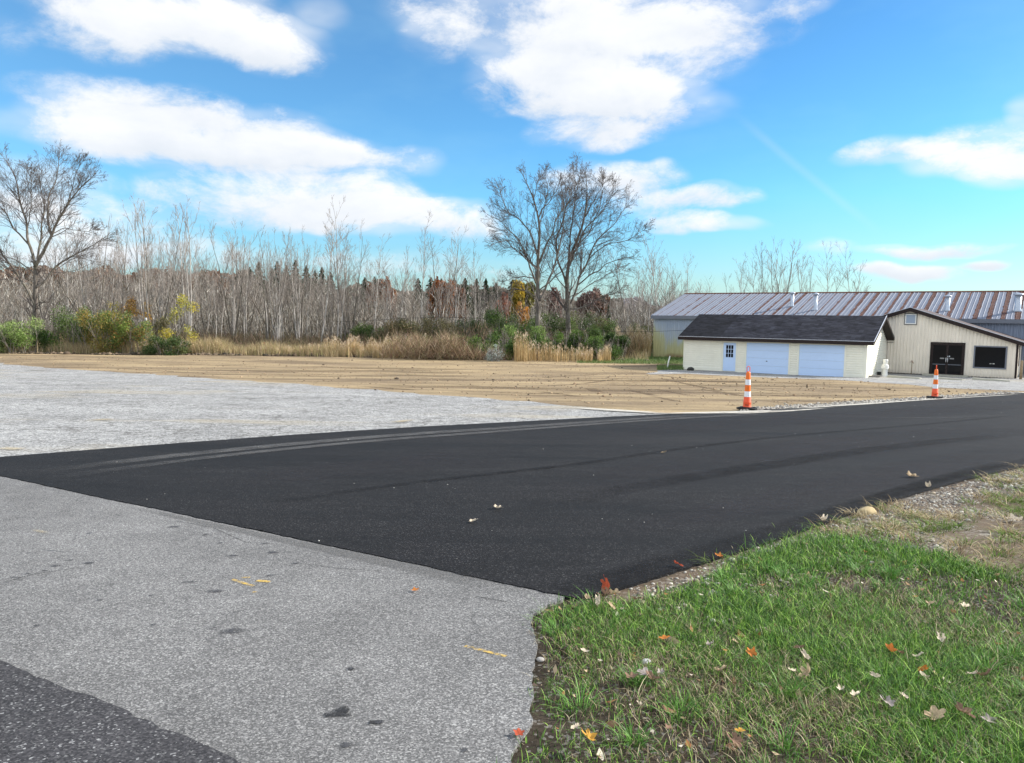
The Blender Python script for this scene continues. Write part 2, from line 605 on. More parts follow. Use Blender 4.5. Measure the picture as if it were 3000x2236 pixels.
# shift the pavement a little under the drive
STREET = H([(0, 1948), (101, 1997), (217, 2041), (338, 2089), (474, 2150), (575, 2190), (663, 2236), (900, 2350)])
street_poly = [ext(STREET[2], STREET[0], 25)] + STREET + [ext(STREET[-3], STREET[-1], 20), (-20, -13), (-40, -5)]
LOT_UP = H([(0, 1065), (271, 1087), (541, 1104), (812, 1122.5), (1082, 1143), (1353, 1163), (1500, 1173), (1703, 1193.6), (1838, 1206),
            (1974, 1213), (2100, 1214)])
DU = [Vector(p) - Vector((0, 0.25)) for p in DRIVE_UP]
lot_poly = [tuple(hit(-230, 1368)[:2])] + [tuple(p) for p in DU[:10]] + LOT_UP[::-1] + [(LOT_UP[0][0] - 45, LOT_UP[0][1] + 4), (-60, TIPL[1])]
DIRT_UP = H([(0, 1036), (300, 1040), (600, 1041), (1000, 1046), (1300, 1053), (1600, 1055), (1850, 1057), (1900, 1060), (2002, 1061)])
GR_LO = H([(1905, 1098), (2014, 1095), (2177, 1103), (2345, 1110), (2515, 1117), (2650, 1127), (2732, 1135), (3000, 1147)])
dirt_poly = [(-80, 30)] + [tuple(Vector(p) - Vector((0, 1.0))) for p in LOT_UP[:9]] + [tuple(Vector(p) - Vector((0, 0.4))) for p in DRIVE_UP[8:]] + \
            [(UPR[0], UPR[1] - .4), (60, 42)] + [(52, 47), (52, 62), (22, 66)] + DIRT_UP[::-1] + [(-80, DIRT_UP[0][1] + 3)]
gravel_poly = GR_LO + [ext(GR_LO[-3], GR_LO[-1], 12), (60, 50), (60, 60), (30, 60), (14, 62), tuple(hit(1985, 1080)[:2]), tuple(hit(1925, 1086)[:2])]

g = sheet('ground', [(-900, -60), (900, -60), (900, 1500), (-900, 1500)], 0.0, M['ground'], amp=0)
sheet('lawn_soil', [tuple(Vector(p) - Vector((0.12, 0))) for p in GRASS_EDGE] + [(0, -8), (14, -8), (26, 4), (30, 12), RTR] +
      [tuple(Vector(p) + Vector((-.1, .1))) for p in DRIVE_RT[::-1]] + [tuple(Vector(DRIVE_LO[-1]) + Vector((-.1, .1)))], 0.004, M['soil'], seed=3)
VERGE_IN = H([(1760, 1768), (1850, 1768), (2000, 1738), (2100, 1692), (2200, 1642), (2300, 1606), (2426, 1575), (2521, 1587), (2647, 1614), (2773, 1638), (2868, 1670), (3000, 1700), (3300, 1730)])
sheet('gravel_shoulder', VERGE_IN + [(24, 8), RTR] + [tuple(Vector(p) + Vector((-.1, .1))) for p in DRIVE_RT[::-1]], 0.009, M['verge'], amp=0.06, seed=4)
sheet('dirt_field', dirt_poly, 0.005, M['dirt'], amp=0.10, seed=5)
sheet('gravel_lot', lot_poly, 0.011, M['lot'], amp=0.10, seed=6)
sheet('gravel_yard', gravel_poly, 0.009, M['lot'], amp=0.12, seed=7)
sheet('old_pavement', old_poly, 0.022, M['old'], amp=0.006, skirt=0.03, step=0.06, seed=8)
sheet('street', street_poly, 0.030, M['street'], amp=0.010, skirt=0.02, step=0.08, seed=9)
sheet('driveway', drive_poly, 0.029, M['asphalt'], amp=0.006, skirt=0.05, step=0.06, seed=10)
sheet('grass_strip', H([(1700, 1058), (1790, 1050), (1860, 1057), (2010, 1062), (2010, 1050)]) + [(22, 72), (10, 85), (-2, 82)], 0.012, M['grassland'], amp=0.15, seed=11)


def inside(poly, P):
    x, y = P[:, 0], P[:, 1]; r = np.zeros(len(P), bool)
    n = len(poly); j = n - 1
    for i in range(n):
        xi, yi = poly[i][:2]; xj, yj = poly[j][:2]
        if yi != yj:
            r ^= ((yi > y) != (yj > y)) & (x < (xj - xi) * (y - yi) / (yj - yi) + xi)
        j = i
    return r


# ------------------------------------------------------------------ ribbons: dust, seams, tyre tracks, painted sheen and shadow on the surfaces
def m_fade(col, col2, sc, lo, hi, stretch=(1, 1, 1), op=1.0, bump=True):
    def f(nt):
        c = nt.coord()
        a = nt.sep(nt.attr('Fade').outputs['Color'])
        n = nt.noise(nt.mapping(c, stretch), sc, 6, 0.7)
        n2 = nt.noise(c, sc * 8, 4, 0.7)
        k = nt.math('ADD', n, nt.math('MULTIPLY', nt.math('SUBTRACT', n2, 0.5), 0.5))
        m = nt.math('MULTIPLY', nt.maprange(k, lo, hi), a[0])
        return dict(color=nt.mix(n2, col, col2), alpha=nt.math('MULTIPLY', m, op))
    return f


M['dust'] = material('dust', m_fade((0.12, 0.12, 0.12), (0.18, 0.175, 0.17), 3, 0.2, 0.6, (1, 1, 1), 0.55), spec=0.1)
M['seam_and_edge'] = material('seam_and_edge', m_fade((0.004, 0.004, 0.005), (0.007, 0.007, 0.008), 3, 0.25, 0.7, (1, 1, 1), 0.5), spec=0.2)
M['pale_sand'] = material('spilled_sand', m_fade((0.6, 0.57, 0.5), (0.42, 0.4, 0.36), 5, 0.30, 0.5, (0.5, 2, 1), 1.0), spec=0.1)
M['tan_stain'] = material('tan_stain', m_fade((0.42, 0.35, 0.22), (0.5, 0.43, 0.3), 3, 0.3, 0.55, (0.5, 2, 1), 0.7), spec=0.1)
M['rut'] = material('rut_and_shadow_soil', m_fade((0.085, 0.06, 0.042), (0.20, 0.145, 0.095), 2.4, 0.40, 0.56, (1, 1, 1), 0.75), spec=0.1)
M['yellow'] = material('yellow_paint', m_fade((0.62, 0.40, 0.07), (0.7, 0.48, 0.12), 30, 0.38, 0.56, (1, 1, 1), 0.75), spec=0.3)
M['oil'] = material('tar_blot', m_fade((0.012, 0.012, 0.013), (0.02, 0.02, 0.022), 26, 0.42, 0.47, (1, 1, 1), 0.95), spec=0.5)


def ribbon(name, lines, off, mat, kind='structure'):
    """lines: list of (world polyline, width or widths, fade at ends)"""
    V = []; F = []; U = []
    for pts, w, endfade in lines:
        pts = np.array(pts, dtype=float)
        seg = np.linalg.norm(np.diff(pts, axis=0), axis=1); L = np.concatenate([[0], np.cumsum(seg)])
        n = max(6, min(120, int(L[-1] / 0.3)))
        t = np.linspace(0, L[-1], n)
        P = np.stack([np.interp(t, L, pts[:, 0]), np.interp(t, L, pts[:, 1])], 1)
        if len(P) > 10:
            k = 5; Pp = np.pad(P, ((k, k), (0, 0)), mode='edge')
            P2 = np.stack([np.convolve(Pp[:, i], np.ones(2 * k + 1) / (2 * k + 1), 'valid') for i in (0, 1)], 1)
            P2[0] = P[0]; P2[-1] = P[-1]; P = P2
        d = np.gradient(P, axis=0); d /= np.linalg.norm(d, axis=1)[:, None] + 1e-9
        nr = np.stack([-d[:, 1], d[:, 0]], 1)
        W = np.interp(np.linspace(0, 1, n), np.linspace(0, 1, np.size(w)), np.atleast_1d(w)) / 2
        s = np.linspace(0, 1, n)
        ef = np.clip(np.minimum(s, 1 - s) * endfade, 0, 1) if endfade else np.ones(n)
        cols = [(-1, 0.0), (-0.55, 1.0), (0.55, 1.0), (1, 0.0)]
        b = len(V)
        for i in range(n):
            for c, f in cols:
                x, y = P[i] + nr[i] * W[i] * c
                V.append((x, y, terrain(y) + off)); U.append((f * ef[i], 0, 0))
        for i in range(n - 1):
            for c in range(3):
                a = b + i * 4 + c
                F.append((a, a + 1, a + 5, a + 4))
    me = mesh_np(name, np.array(V), np.array(F), uv=np.array(U))
    o = link(name, me, mat); o['kind'] = kind
    return o


def cr(lst, sc, ox, oy): return [(ox + a * sc, oy + b * sc) for a, b in lst]
c7 = lambda l: cr(l, 0.6766, 0, 950)
c8 = lambda l: cr(l, 0.6766, 1500, 950)
t1 = H(c7([(60, 668), (300, 630), (500, 603), (800, 572), (1200, 535), (1600, 494), (2217, 455)]) + c8([(300, 432), (700, 405), (900, 394)]))
t2 = H(c7([(150, 690), (400, 652), (700, 607), (1200, 553), (1600, 512), (2217, 468)]) + c8([(300, 443), (700, 415), (1000, 398), (1200, 390)]))
rs_ = H(c7([(900, 840), (1200, 780), (1500, 730), (1800, 690), (2217, 655)]) + c8([(400, 600), (800, 535), (1300, 480), (1800, 440), (2217, 395)]))
r2 = H(c8([(0, 830), (600, 700), (1200, 605), (1700, 530), (2217, 480)]))
r3 = H(c8([(1400, 830), (1800, 690), (2217, 590)]))
ribbon('tyre_dust', [(t1, 0.42, 6), (t2, 0.30, 6),
                     (H(c8([(1180, 392), (1500, 405), (1750, 418), (2217, 395)])), 0.08, 3)], 0.0352, M['dust'])
ribbon('roller_seam_and_edge', [(rs_, 0.2, 8), ([tuple(Vector(p) + Vector((-.05, .10))) for p in [DRIVE_LO[-1]] + DRIVE_RT + [RTR]], 0.42, 0), (r2, .5, 4), (r3, 0.3, 4)], 0.0362, M['seam_and_edge'])  # roller seams, plus a dark band along the right edge
ribbon('sand_spill', [(H([(1880, 1215), (2050, 1214), (2190, 1212), (2330, 1204)]), (0.15, 0.55, 0.7, 0.2), 5), (H([(2100, 1219), (2300, 1209), (2450, 1197)]), (0.1, 0.3, 0.1), 4),
                      (H([(1640, 1195), (1850, 1210), (2000, 1217)]), (0.3, 0.7, 0.3), 5), (H([(2480, 1192), (2600, 1184)]), 0.1, 3),
                      (H([(2300, 1203), (2480, 1190), (2700, 1175), (3000, 1157)]), (0.35, 0.3, 0.2, 0.2), 8)], 0.0372, M['pale_sand'])
ribbon('tan_stain', [(H([(250, 1234), (340, 1232)]), 0.4, 3), (H([(1150, 1242), (1210, 1232)]), 0.3, 3), (H([(0, 1322), (60, 1315)]), 0.5, 3),
                     (H([(95, 1560), (145, 1572)]), 0.06, 2)], 0.027, M['tan_stain'])
ribbon('paint_mark', [(H([(1362, 1906), (1483, 1937)]), (0.035, 0.03), 0), (H([(680, 1708), (742, 1728)]), 0.035, 0), (H([(752, 1712), (792, 1715)]), 0.05, 0),
                      (H([(708, 1703), (733, 1702)]), 0.03, 0), (H([(740, 1746), (754, 1746)]), 0.03, 0)], 0.026, M['yellow'])
ribbon('tar_blot', [(H([(952, 2112), (1024, 2098)]), (0.04, 0.13), 0), (H([(1082, 2133), (1120, 2132)]), 0.035, 0), (H([(1020, 1975), (1036, 1975)]), 0.03, 0)], 0.026, M['oil'])

ribbon('pale_band', [(H(c8([(0, 760), (600, 650), (1200, 560), (1700, 500), (2217, 445)])), (1.2, 2.2, 2.0), 5), (H(c7([(900, 720), (1400, 640), (2217, 575)])), (1.0, 2.0), 5),
                     (H(c8([(300, 950), (900, 830), (1400, 720), (2217, 540)])), (.5, 1.2, .9), 5), (H(c8([(200, 500), (900, 440), (1600, 395), (2217, 350)])), (1.5, 2.5, 2.0), 5)],
       0.0335, material('asphalt_sheen', m_fade((0.030, 0.029, 0.033), (0.05, 0.049, 0.054), 1.2, 0.3, 0.7, (.4, 1, 1), 0.55), spec=0.15))  # paler bands paint the sheen across the asphalt
ribbon('edge_dust', [([tuple(Vector(p) + Vector((0, -.10))) for p in DRIVE_LO[3:-1]], (.10, .16, .25), 6)], 0.0252, M['dust'])
cb = lambda l: cr(l, 0.6766, 0, 1500)
blots = []
for x, y, L_b, wb in [(750, 78, 60, .07), (895, 112, 36, .06), (955, 148, 26, .04), (1180, 190, 56, .07), (240, 250, 50, .06), (385, 237, 60, .07), (195, 270, 30, .04), (300, 225, 40, .04),
                      (430, 400, 34, .03), (665, 508, 28, .035), (160, 512, 26, .03), (1170, 292, 50, .05), (930, 360, 90, .07), (1520, 700, 24, .04), (1500, 1035, 60, .06), (1010, 535, 110, .10),
                      (1010, 204, 70, .05), (1150, 150, 40, .04), (60, 300, 60, .04), (820, 320, 80, .05), (655, 380, 24, .03), (2010, 1058, 40, .04), (1640, 935, 50, .04), (1280, 238, 50, .04), (120, 283, 30, .03)]:
    blots.append((H(cb([(x - L_b / 2, y + 3), (x, y - 2), (x + L_b / 2, y)])), (wb * .6, wb, wb * .5), 3))
ribbon('worn_patch', blots, 0.0262, material('worn_patch', m_fade((0.05, 0.052, 0.058), (0.09, 0.09, 0.095), 18, 0.36, 0.46, (1, 1, 1), 0.85), spec=0.2))
ribbon('cracks', [(H(cb(l)), .012, 6) for l in [[(0, 330), (120, 290), (260, 268), (400, 250)], [(1290, 238), (1500, 262), (1700, 275)], [(2050, 380), (2217, 410)], [(700, 45), (900, 70), (1100, 160), (1200, 150)]]],
       0.0266, material('dark_crack', m_fade((0.03, 0.03, 0.03), (0.06, 0.06, 0.06), 8, 0.3, 0.5, (1, 1, 1), 0.7), spec=0.1))  # thin dark crack lines in the old pavement

# tyre ruts across the graded dirt, the garage's cast shadow painted among them
streaks = []
c48 = lambda l: cr(l, 0.2255, 1900, 1100)
for l, w in [([(600, 170), (900, 215), (1230, 275), (1400, 300)], .12), ([(0, 165), (350, 230), (650, 290)], .09), ([(0, 265), (250, 310), (450, 360)], .1),
             ([(700, 125), (1000, 140), (1250, 155)], .08), ([(1300, 220), (1550, 235), (1800, 245)], .1), ([(1480, 340), (1700, 355), (1900, 360)], .1),
             ([(400, 100), (800, 130)], .07), ([(1000, 400), (1200, 395)], .08), ([(1350, 170), (1600, 205), (1850, 230)], .07), ([(100, 40), (600, 70)], .1), ([(560, 10), (1100, 45)], .1)]:
    streaks.append((H(c48(l)), w, 4))
for l, w in [([(0, 275), (300, 260), (480, 235)], .2), ([(20, 240), (250, 225), (420, 215)], .12), ([(330, 275), (380, 300)], .25), ([(100, 290), (330, 320)], .12),
             ([(350, 195), (600, 215), (900, 255)], .1), ([(500, 285), (640, 315)], .12), ([(640, 235), (900, 290), (960, 300)], .12), ([(130, 180), (500, 188)], .25),
             ([(1100, 250), (1500, 275), (2000, 292)], .1), ([(1080, 300), (1500, 315), (1900, 305)], .1), ([(1050, 330), (1400, 338)], .08), ([(560, 180), (740, 178)], .5)]:  # widest streak is the garage's shadow, painted onto the dirt
    streaks.append((H(c8(l)), w, 4))
for l, w in [([(100, 200), (250, 205)], .3), ([(400, 205), (700, 215)], .25), ([(550, 170), (900, 178), (1200, 185)], .3), ([(780, 228), (900, 232)], .2),
             ([(1100, 257), (1230, 260)], .22), ([(1560, 270), (1850, 290)], .25), ([(1950, 262), (2080, 268)], .25), ([(0, 150), (700, 160)], .25),
             ([(1000, 200), (1700, 230), (2200, 240)], .15), ([(1200, 180), (1800, 200), (2217, 215)], .18), ([(0, 185), (500, 190), (900, 215)], .15)]:
    streaks.append((H(c7(l)), w, 4))
for k in range(34):
    x = random.uniform(-22, 22); y = random.uniform(26, 50)
    a = random.uniform(-0.35, 0.1) if x > 0 else random.uniform(-0.15, 0.3)
    L = random.uniform(2.5, 9)
    px = project(x, y, terrain(y))
    pts = [(x + math.cos(a) * L * t, y + math.sin(a) * L * t + 0.3 * math.sin(3 * t + k)) for t in (0, .33, .66, 1)]
    ok = True
    for q in pts:
        p = project(q[0], q[1], terrain(q[1]))
        if p[1] < 1052 or p[1] > (1065 + p[0] * 0.073 if p[0] < 2000 else 1190 - (p[0] - 2200) * .035) - 4 or (p[0] > 1950 and p[1] < 1096 + max(0, p[0] - 2000) * .05 + 8): ok = False
    if ok: streaks.append((pts, random.uniform(.06, .16), 4))
streaks = [(a_, min(1.1, b_ * (3.4 if b_ < .2 else 2.2)), c_) for a_, b_, c_ in streaks]
ribbon('rut_and_shadow', streaks, 0.0085 + 0.004, M['rut'])
soft = []
for k in range(40):
    x = random.uniform(-24, 24); y = random.uniform(25, 54); a = random.uniform(-.12, .12) + (-.12 if x > 5 else .05); L = random.uniform(6, 16)
    pts = [(x + math.cos(a) * L * t, y + math.sin(a) * L * t + .4 * math.sin(2 * t + k)) for t in (0, .33, .66, 1)]
    if all(inside(dirt_poly, np.array([[q[0], q[1]]]))[0] and not inside(lot_poly, np.array([[q[0], q[1] - 1.2]]))[0] and not inside(gravel_poly, np.array([[q[0], q[1] + 1]]))[0] and not inside(drive_poly, np.array([[q[0], q[1] - 1.2]]))[0] for q in pts):
        soft.append((pts, random.uniform(.8, 2.2), 5))
ribbon('wheel_path', soft, 0.0098, material('wheel_path', m_fade((0.17, 0.125, 0.085), (0.27, 0.205, 0.135), 1.1, 0.25, 0.65, (.3, 1, 1), 0.6), spec=0.05))
# the dark line of turned topsoil where the graded field ends
ribbon('topsoil_edge', [([tuple(Vector(p) + Vector((0, .8))) for p in DIRT_UP[:7]], (2.0, 1.6, 2.4, 1.8, 3.0, 2.2, 1.2), 0)], 0.017,
       material('topsoil', m_fade((0.05, 0.036, 0.026), (0.14, 0.10, 0.07), 1.6, 0.32, 0.48, (0.3, 1, 1), 1.0), spec=0.1))


# ------------------------------------------------------------------ scattered small stuff
ICO = None
def ico():
    global ICO
    if ICO is None:
        bm = bmesh.new(); bmesh.ops.create_icosphere(bm, subdivisions=1, radius=1)
        V = np.array([v.co[:] for v in bm.verts]); F = np.array([[v.index for v in f.verts] for f in bm.faces])
        bm.free(); ICO = (V, F)
    return ICO


def lumps(name, P, size, cols, mat, flat=(0.45, 0.8), label=None, sink=0.25):
    """many little stones as one mesh"""
    V0, F0 = ico(); n = len(P); nv = len(V0)
    S = size[:, None] * np.stack([RNG.uniform(.7, 1.3, n), RNG.uniform(.7, 1.3, n), RNG.uniform(flat[0], flat[1], n)], 1)
    jit = 1 + RNG.normal(0, 0.13, (n, nv, 1))
    V = V0[None] * jit * S[:, None, :]
    a = RNG.uniform(0, 6.28, n); c, s = np.cos(a)[:, None], np.sin(a)[:, None]
    x = V[..., 0] * c - V[..., 1] * s; y = V[..., 0] * s + V[..., 1] * c
    V = np.stack([x, y, V[..., 2]], -1) + P[:, None, :]
    V[..., 2] += (S[:, 2] * (1 - 2 * sink))[:, None]
    F = (F0[None] + (np.arange(n) * nv)[:, None, None]).reshape(-1, 3)
    C = np.repeat(cols, nv, axis=0)
    return link(name, mesh_np(name, V.reshape(-1, 3), F, C), mat)


def palette(cols, n, jitter=0.12):
    cols = np.array(cols)
    c = cols[RNG.integers(0, len(cols), n)]
    return np.clip(c * (1 + RNG.normal(0, jitter, (n, 1))), 0.004, 0.95)


def along(line, n, spread):
    line = np.array(line); seg = np.linalg.norm(np.diff(line, axis=0), axis=1); L = np.concatenate([[0], np.cumsum(seg)])
    t = RNG.uniform(0, L[-1], n)
    P = np.stack([np.interp(t, L, line[:, 0]), np.interp(t, L, line[:, 1])], 1)
    return P + spread(n)


STONES = [(0.40, 0.375, 0.33), (0.27, 0.25, 0.22), (0.52, 0.49, 0.43), (0.15, 0.135, 0.125), (0.33, 0.275, 0.2), (0.2, 0.17, 0.14)]
# pebbles of the shoulder
n = 42000
P2 = along(DRIVE_RT + [RTR], n, lambda n: np.stack([np.abs(RNG.normal(0, 0.42, n)) * .6, -np.abs(RNG.normal(0, 0.42, n))], 1))
P2 = P2[~inside(drive_poly, P2)]
P2 = P2[P2[:, 1] < 26]
P = np.column_stack([P2, terrain_np(P2[:, 1]) + 0.009])
pb = lumps('shoulder_pebbles', P, RNG.gamma(2.6, 0.0029, len(P)) * np.clip(P[:, 1] / 9, .85, 2), palette(STONES, len(P)), M['stonecol'])
tag(pb, 'pale pebbles and gravel along the edge of the black driveway', 'gravel', kind='stuff')
n = 9000
P2 = along(DRIVE_UP[8:], n, lambda n: np.stack([np.zeros(n), np.abs(RNG.normal(0, 0.45, n)) + .02], 1))
P = np.column_stack([P2, terrain_np(P2[:, 1]) + 0.01])
px, py = project_np(P)
P = P[(px > 2170)]
pb = lumps('crushed_stone', P, RNG.gamma(3, 0.0062, len(P)), palette(STONES[:4], len(P)), M['stonecol'])
tag(pb, 'white crushed stone between the driveway and the dirt by the orange posts', 'gravel', kind='stuff')
# clods on the dirt field
n = 14000
P2 = np.stack([RNG.uniform(-45, 45, n), RNG.uniform(22, 62, n)], 1)
px, py = project_np(np.column_stack([P2, terrain_np(P2[:, 1])]))
keep = inside(dirt_poly, P2) & ~inside(lot_poly, P2) & ~inside(gravel_poly, P2)
P2 = P2[keep]
P = np.column_stack([P2, terrain_np(P2[:, 1]) + 0.005])
pb = lumps('soil_clods', P, RNG.gamma(2.0, 0.0085, len(P)), palette([(0.3, 0.21, 0.13), (0.16, 0.11, 0.075), (0.4, 0.29, 0.18), (0.1, 0.075, 0.055)], len(P)), M['stonecol'])
tag(pb, 'small brown clods of soil scattered over the graded dirt', 'soil', kind='stuff')
# a heaped row of dark topsoil at the far edge
n = 7000
P2 = along(DIRT_UP[:8], n, lambda n: np.stack([RNG.normal(0, .3, n), np.abs(RNG.normal(0.3, 0.6, n))], 1))
P = np.column_stack([P2, terrain_np(P2[:, 1])])
clump = np.sin(P2[:, 0] * 1.3) * np.sin(P2[:, 0] * 0.41 + 1) > -0.2
P = P[clump]
pb = lumps('topsoil_clods', P, RNG.gamma(2.2, 0.03, len(P)), palette([(0.05, 0.042, 0.03), (0.11, 0.08, 0.055), (0.2, 0.15, 0.1)], len(P)), M['stonecol'])
tag(pb, 'row of dark turned topsoil at the far edge of the dirt field', 'soil', kind='stuff')
# grit on asphalt
n = 300
P2 = np.stack([RNG.uniform(-12, 18, n), RNG.uniform(4, 26, n)], 1)
P2 = P2[inside(drive_poly, P2)]
P = np.column_stack([P2, terrain_np(P2[:, 1]) + 0.036])
pb = lumps('loose_grit', P, RNG.gamma(2.0, 0.0016, len(P)) + .002, palette([(0.42, 0.41, 0.38), (0.3, 0.29, 0.27)], len(P)), M['stonecol'])
tag(pb, 'loose white grit scattered on the black asphalt', 'grit', kind='stuff')


# ------------------------------------------------------------------ grass
def vnoise(P, scale, seed):
    """cheap smooth value noise"""
    rs = np.random.default_rng(seed); T = rs.random((64, 64))
    q = np.mod(P * scale, 64.0); i = np.floor(q).astype(int); f = q - i; f = f * f * (3 - 2 * f)
    i0, j0 = i[:, 0] % 64, i[:, 1] % 64; i1, j1 = (i0 + 1) % 64, (j0 + 1) % 64
    return (T[i0, j0] * (1 - f[:, 0]) * (1 - f[:, 1]) + T[i1, j0] * f[:, 0] * (1 - f[:, 1]) + T[i0, j1] * (1 - f[:, 0]) * f[:, 1] + T[i1, j1] * f[:, 0] * f[:, 1])


def blades(name, P, h, w, lean, cols, mat, segs=3, az=None):
    n = len(P)
    if az is None: az = RNG.uniform(0, 2 * np.pi, n)
    d = np.stack([np.cos(az), np.sin(az), np.zeros(n)], 1)
    a2 = az + np.pi / 2 + RNG.normal(0, .5, n)
    s = np.stack([np.cos(a2), np.sin(a2), np.zeros(n)], 1)
    V = []
    for k in range(segs):
        t = k / segs
        c = P + d * (lean * h * t * t)[:, None] + np.array([0, 0, 1.0]) * (h * t * (1 - 0.35 * lean * t))[:, None]
        ww = w * (1 - 0.55 * t)
        V.append(c - s * ww[:, None] / 2); V.append(c + s * ww[:, None] / 2)
    tip = P + d * (lean * h)[:, None] + np.array([0, 0, 1.0]) * (h * (1 - 0.35 * lean))[:, None]
    V.append(tip)
    nv = 2 * segs + 1
    VV = np.stack(V, 1).reshape(-1, 3)
    b = np.arange(n) * nv
    quads = np.concatenate([np.stack([b + 2 * k, b + 2 * k + 1, b + 2 * k + 3, b + 2 * k + 2], 1) for k in range(segs - 1)]) if segs > 1 else np.zeros((0, 4), int)
    tris = np.stack([b + 2 * segs - 2, b + 2 * segs - 1, b + 2 * segs], 1)
    return link(name, mesh_np(name, VV, [quads, tris], np.repeat(cols, nv, axis=0)), mat)


lawn_poly = GRASS_EDGE + [(0.0, -8), (14, -8), (26, 4), (24, 8)] + VERGE_IN[::-1]
GX0, GX1, GY0, GY1 = -0.3, 10.0, 1.2, 10.5
n = 1500000
yy = GY0 + (GY1 - GY0) * RNG.random(n) ** 1.25
xx = GX0 + (0.72 * yy + 1.3 - GX0) * RNG.random(n)
P2 = np.stack([xx, yy], 1)
P2 = P2[RNG.random(n) < (0.72 * yy + 1.6) / 9.0 * (yy / 10) ** -.15]
P2 = P2[inside(lawn_poly, P2 + RNG.normal(0, 1, (len(P2), 2)) * (.03 + .035 * np.clip(P2[:, 1:2] - 4.2, 0, 5) * (P2[:, 0:1] > 1.6)))]
d1 = vnoise(P2 + 5, 1.3, 1); d2 = vnoise(P2 + 9, 4.5, 2); d3 = vnoise(P2, 14.0, 3)
edge = np.clip((P2[:, 0] - np.interp(P2[:, 1], [g[1] for g in GRASS_EDGE[::-1]], [g[0] for g in GRASS_EDGE[::-1]])) / 0.35, 0.12, 1)
dens = np.clip((0.5 * d1 + 0.3 * d2 + 0.2 * d3 - 0.2) * 2.8, 0.16, 1) * edge
keep = RNG.random(len(P2)) < dens * np.clip(3.4 / P2[:, 1], 0.4, 1)
P2 = P2[keep]; d1 = d1[keep]; d2 = d2[keep]
n = len(P2)
P = np.column_stack([P2, terrain_np(P2[:, 1]) + 0.002])
dry = RNG.random(n) < np.clip(0.62 - 0.85 * vnoise(P2 + 31, 1.7, 8) + 0.22 * (d2 < .4), 0.10, 0.75)
far = np.clip(P2[:, 1] / 4, 1, 2.2)
h = np.where(dry, RNG.gamma(6, 0.0075, n), RNG.gamma(7, 0.0082, n) * (0.65 + 0.8 * d1))
w = RNG.uniform(0.0022, 0.0048, n) * far
green = palette([(0.08, 0.19, 0.022), (0.15, 0.31, 0.04), (0.03, 0.08, 0.012), (0.32, 0.50, 0.09), (0.10, 0.23, 0.03), (0.04, 0.10, 0.02)], n, .2)
brown = palette([(0.40, 0.32, 0.19), (0.22, 0.16, 0.095), (0.48, 0.41, 0.26), (0.11, 0.08, 0.05)], n, .2)
cols = np.where(dry[:, None], brown, green)
gr = blades('lawn_grass', P, h, w, np.where(dry, RNG.uniform(.5, 1.1, n), RNG.uniform(.15, 1.2, n)), cols, M['bladecol'])
tag(gr, 'green lawn grass mixed with dry blades beside the pavement', 'grass', kind='stuff')
# bits of dead leaf and straw between the blades
nl = 2200
Q2 = np.stack([RNG.uniform(0, 7, nl), RNG.uniform(2.2, 9, nl)], 1); Q2 = Q2[inside(lawn_poly, Q2)]; nl = len(Q2)
Q3 = np.column_stack([Q2, terrain_np(Q2[:, 1]) + RNG.uniform(.012, .05, nl)])
aa = RNG.normal(0, 1, (nl, 3)); aa[:, 2] *= .5; aa /= np.linalg.norm(aa, axis=1)[:, None]; bb = np.cross(aa, RNG.normal(0, .4, (nl, 3)) + [0, 0, 1]); bb /= np.linalg.norm(bb, axis=1)[:, None]
cc = np.cross(aa, bb); sz = RNG.gamma(3, .0055, nl)[:, None]
VV = np.stack([Q3 - aa * sz, Q3 - aa * sz * .2 + bb * sz * .6 + cc * sz * .4, Q3 + aa * sz + cc * sz * .2, Q3 + aa * sz * .1 - bb * sz * .55 + cc * sz * .35], 1).reshape(-1, 3)
lt = link('leaf_litter', mesh_np('leaf_litter', VV, np.arange(4 * nl).reshape(-1, 4), np.repeat(palette([(0.45, 0.34, 0.22), (0.68, 0.6, 0.48), (0.22, 0.13, 0.08), (0.38, 0.18, 0.08), (0.11, 0.08, 0.06), (0.3, 0.2, 0.12)], nl, .2), 4, 0)), M['drycol'])
tag(lt, 'small bits of dead leaf lying between the grass blades', 'leaf litter', kind='stuff')
# longer tufts
tc = np.stack([RNG.uniform(0.1, 8, 260), RNG.uniform(2.2, 9.5, 260)], 1)
tc = tc[inside(lawn_poly, tc)]
m = 70
P2 = (tc[:, None, :] + RNG.normal(0, .035, (len(tc), m, 2))).reshape(-1, 2)
n = len(P2)
P = np.column_stack([P2, terrain_np(P2[:, 1]) + 0.002])
az = np.arctan2(*(P2 - np.repeat(tc, m, 0)).T[::-1]) + RNG.normal(0, .5, n)
gr = blades('grass_tufts', P, RNG.gamma(8, 0.0115, n), RNG.uniform(.003, .0055, n) * np.clip(P2[:, 1] / 4, 1, 2), RNG.uniform(.4, 1.3, n),
            palette([(0.10, 0.24, 0.035), (0.15, 0.31, 0.06), (0.08, 0.19, 0.03)], n, .18), M['bladecol'], az=az)
tag(gr, 'longer bright green tufts standing up in the lawn', 'grass', kind='stuff')
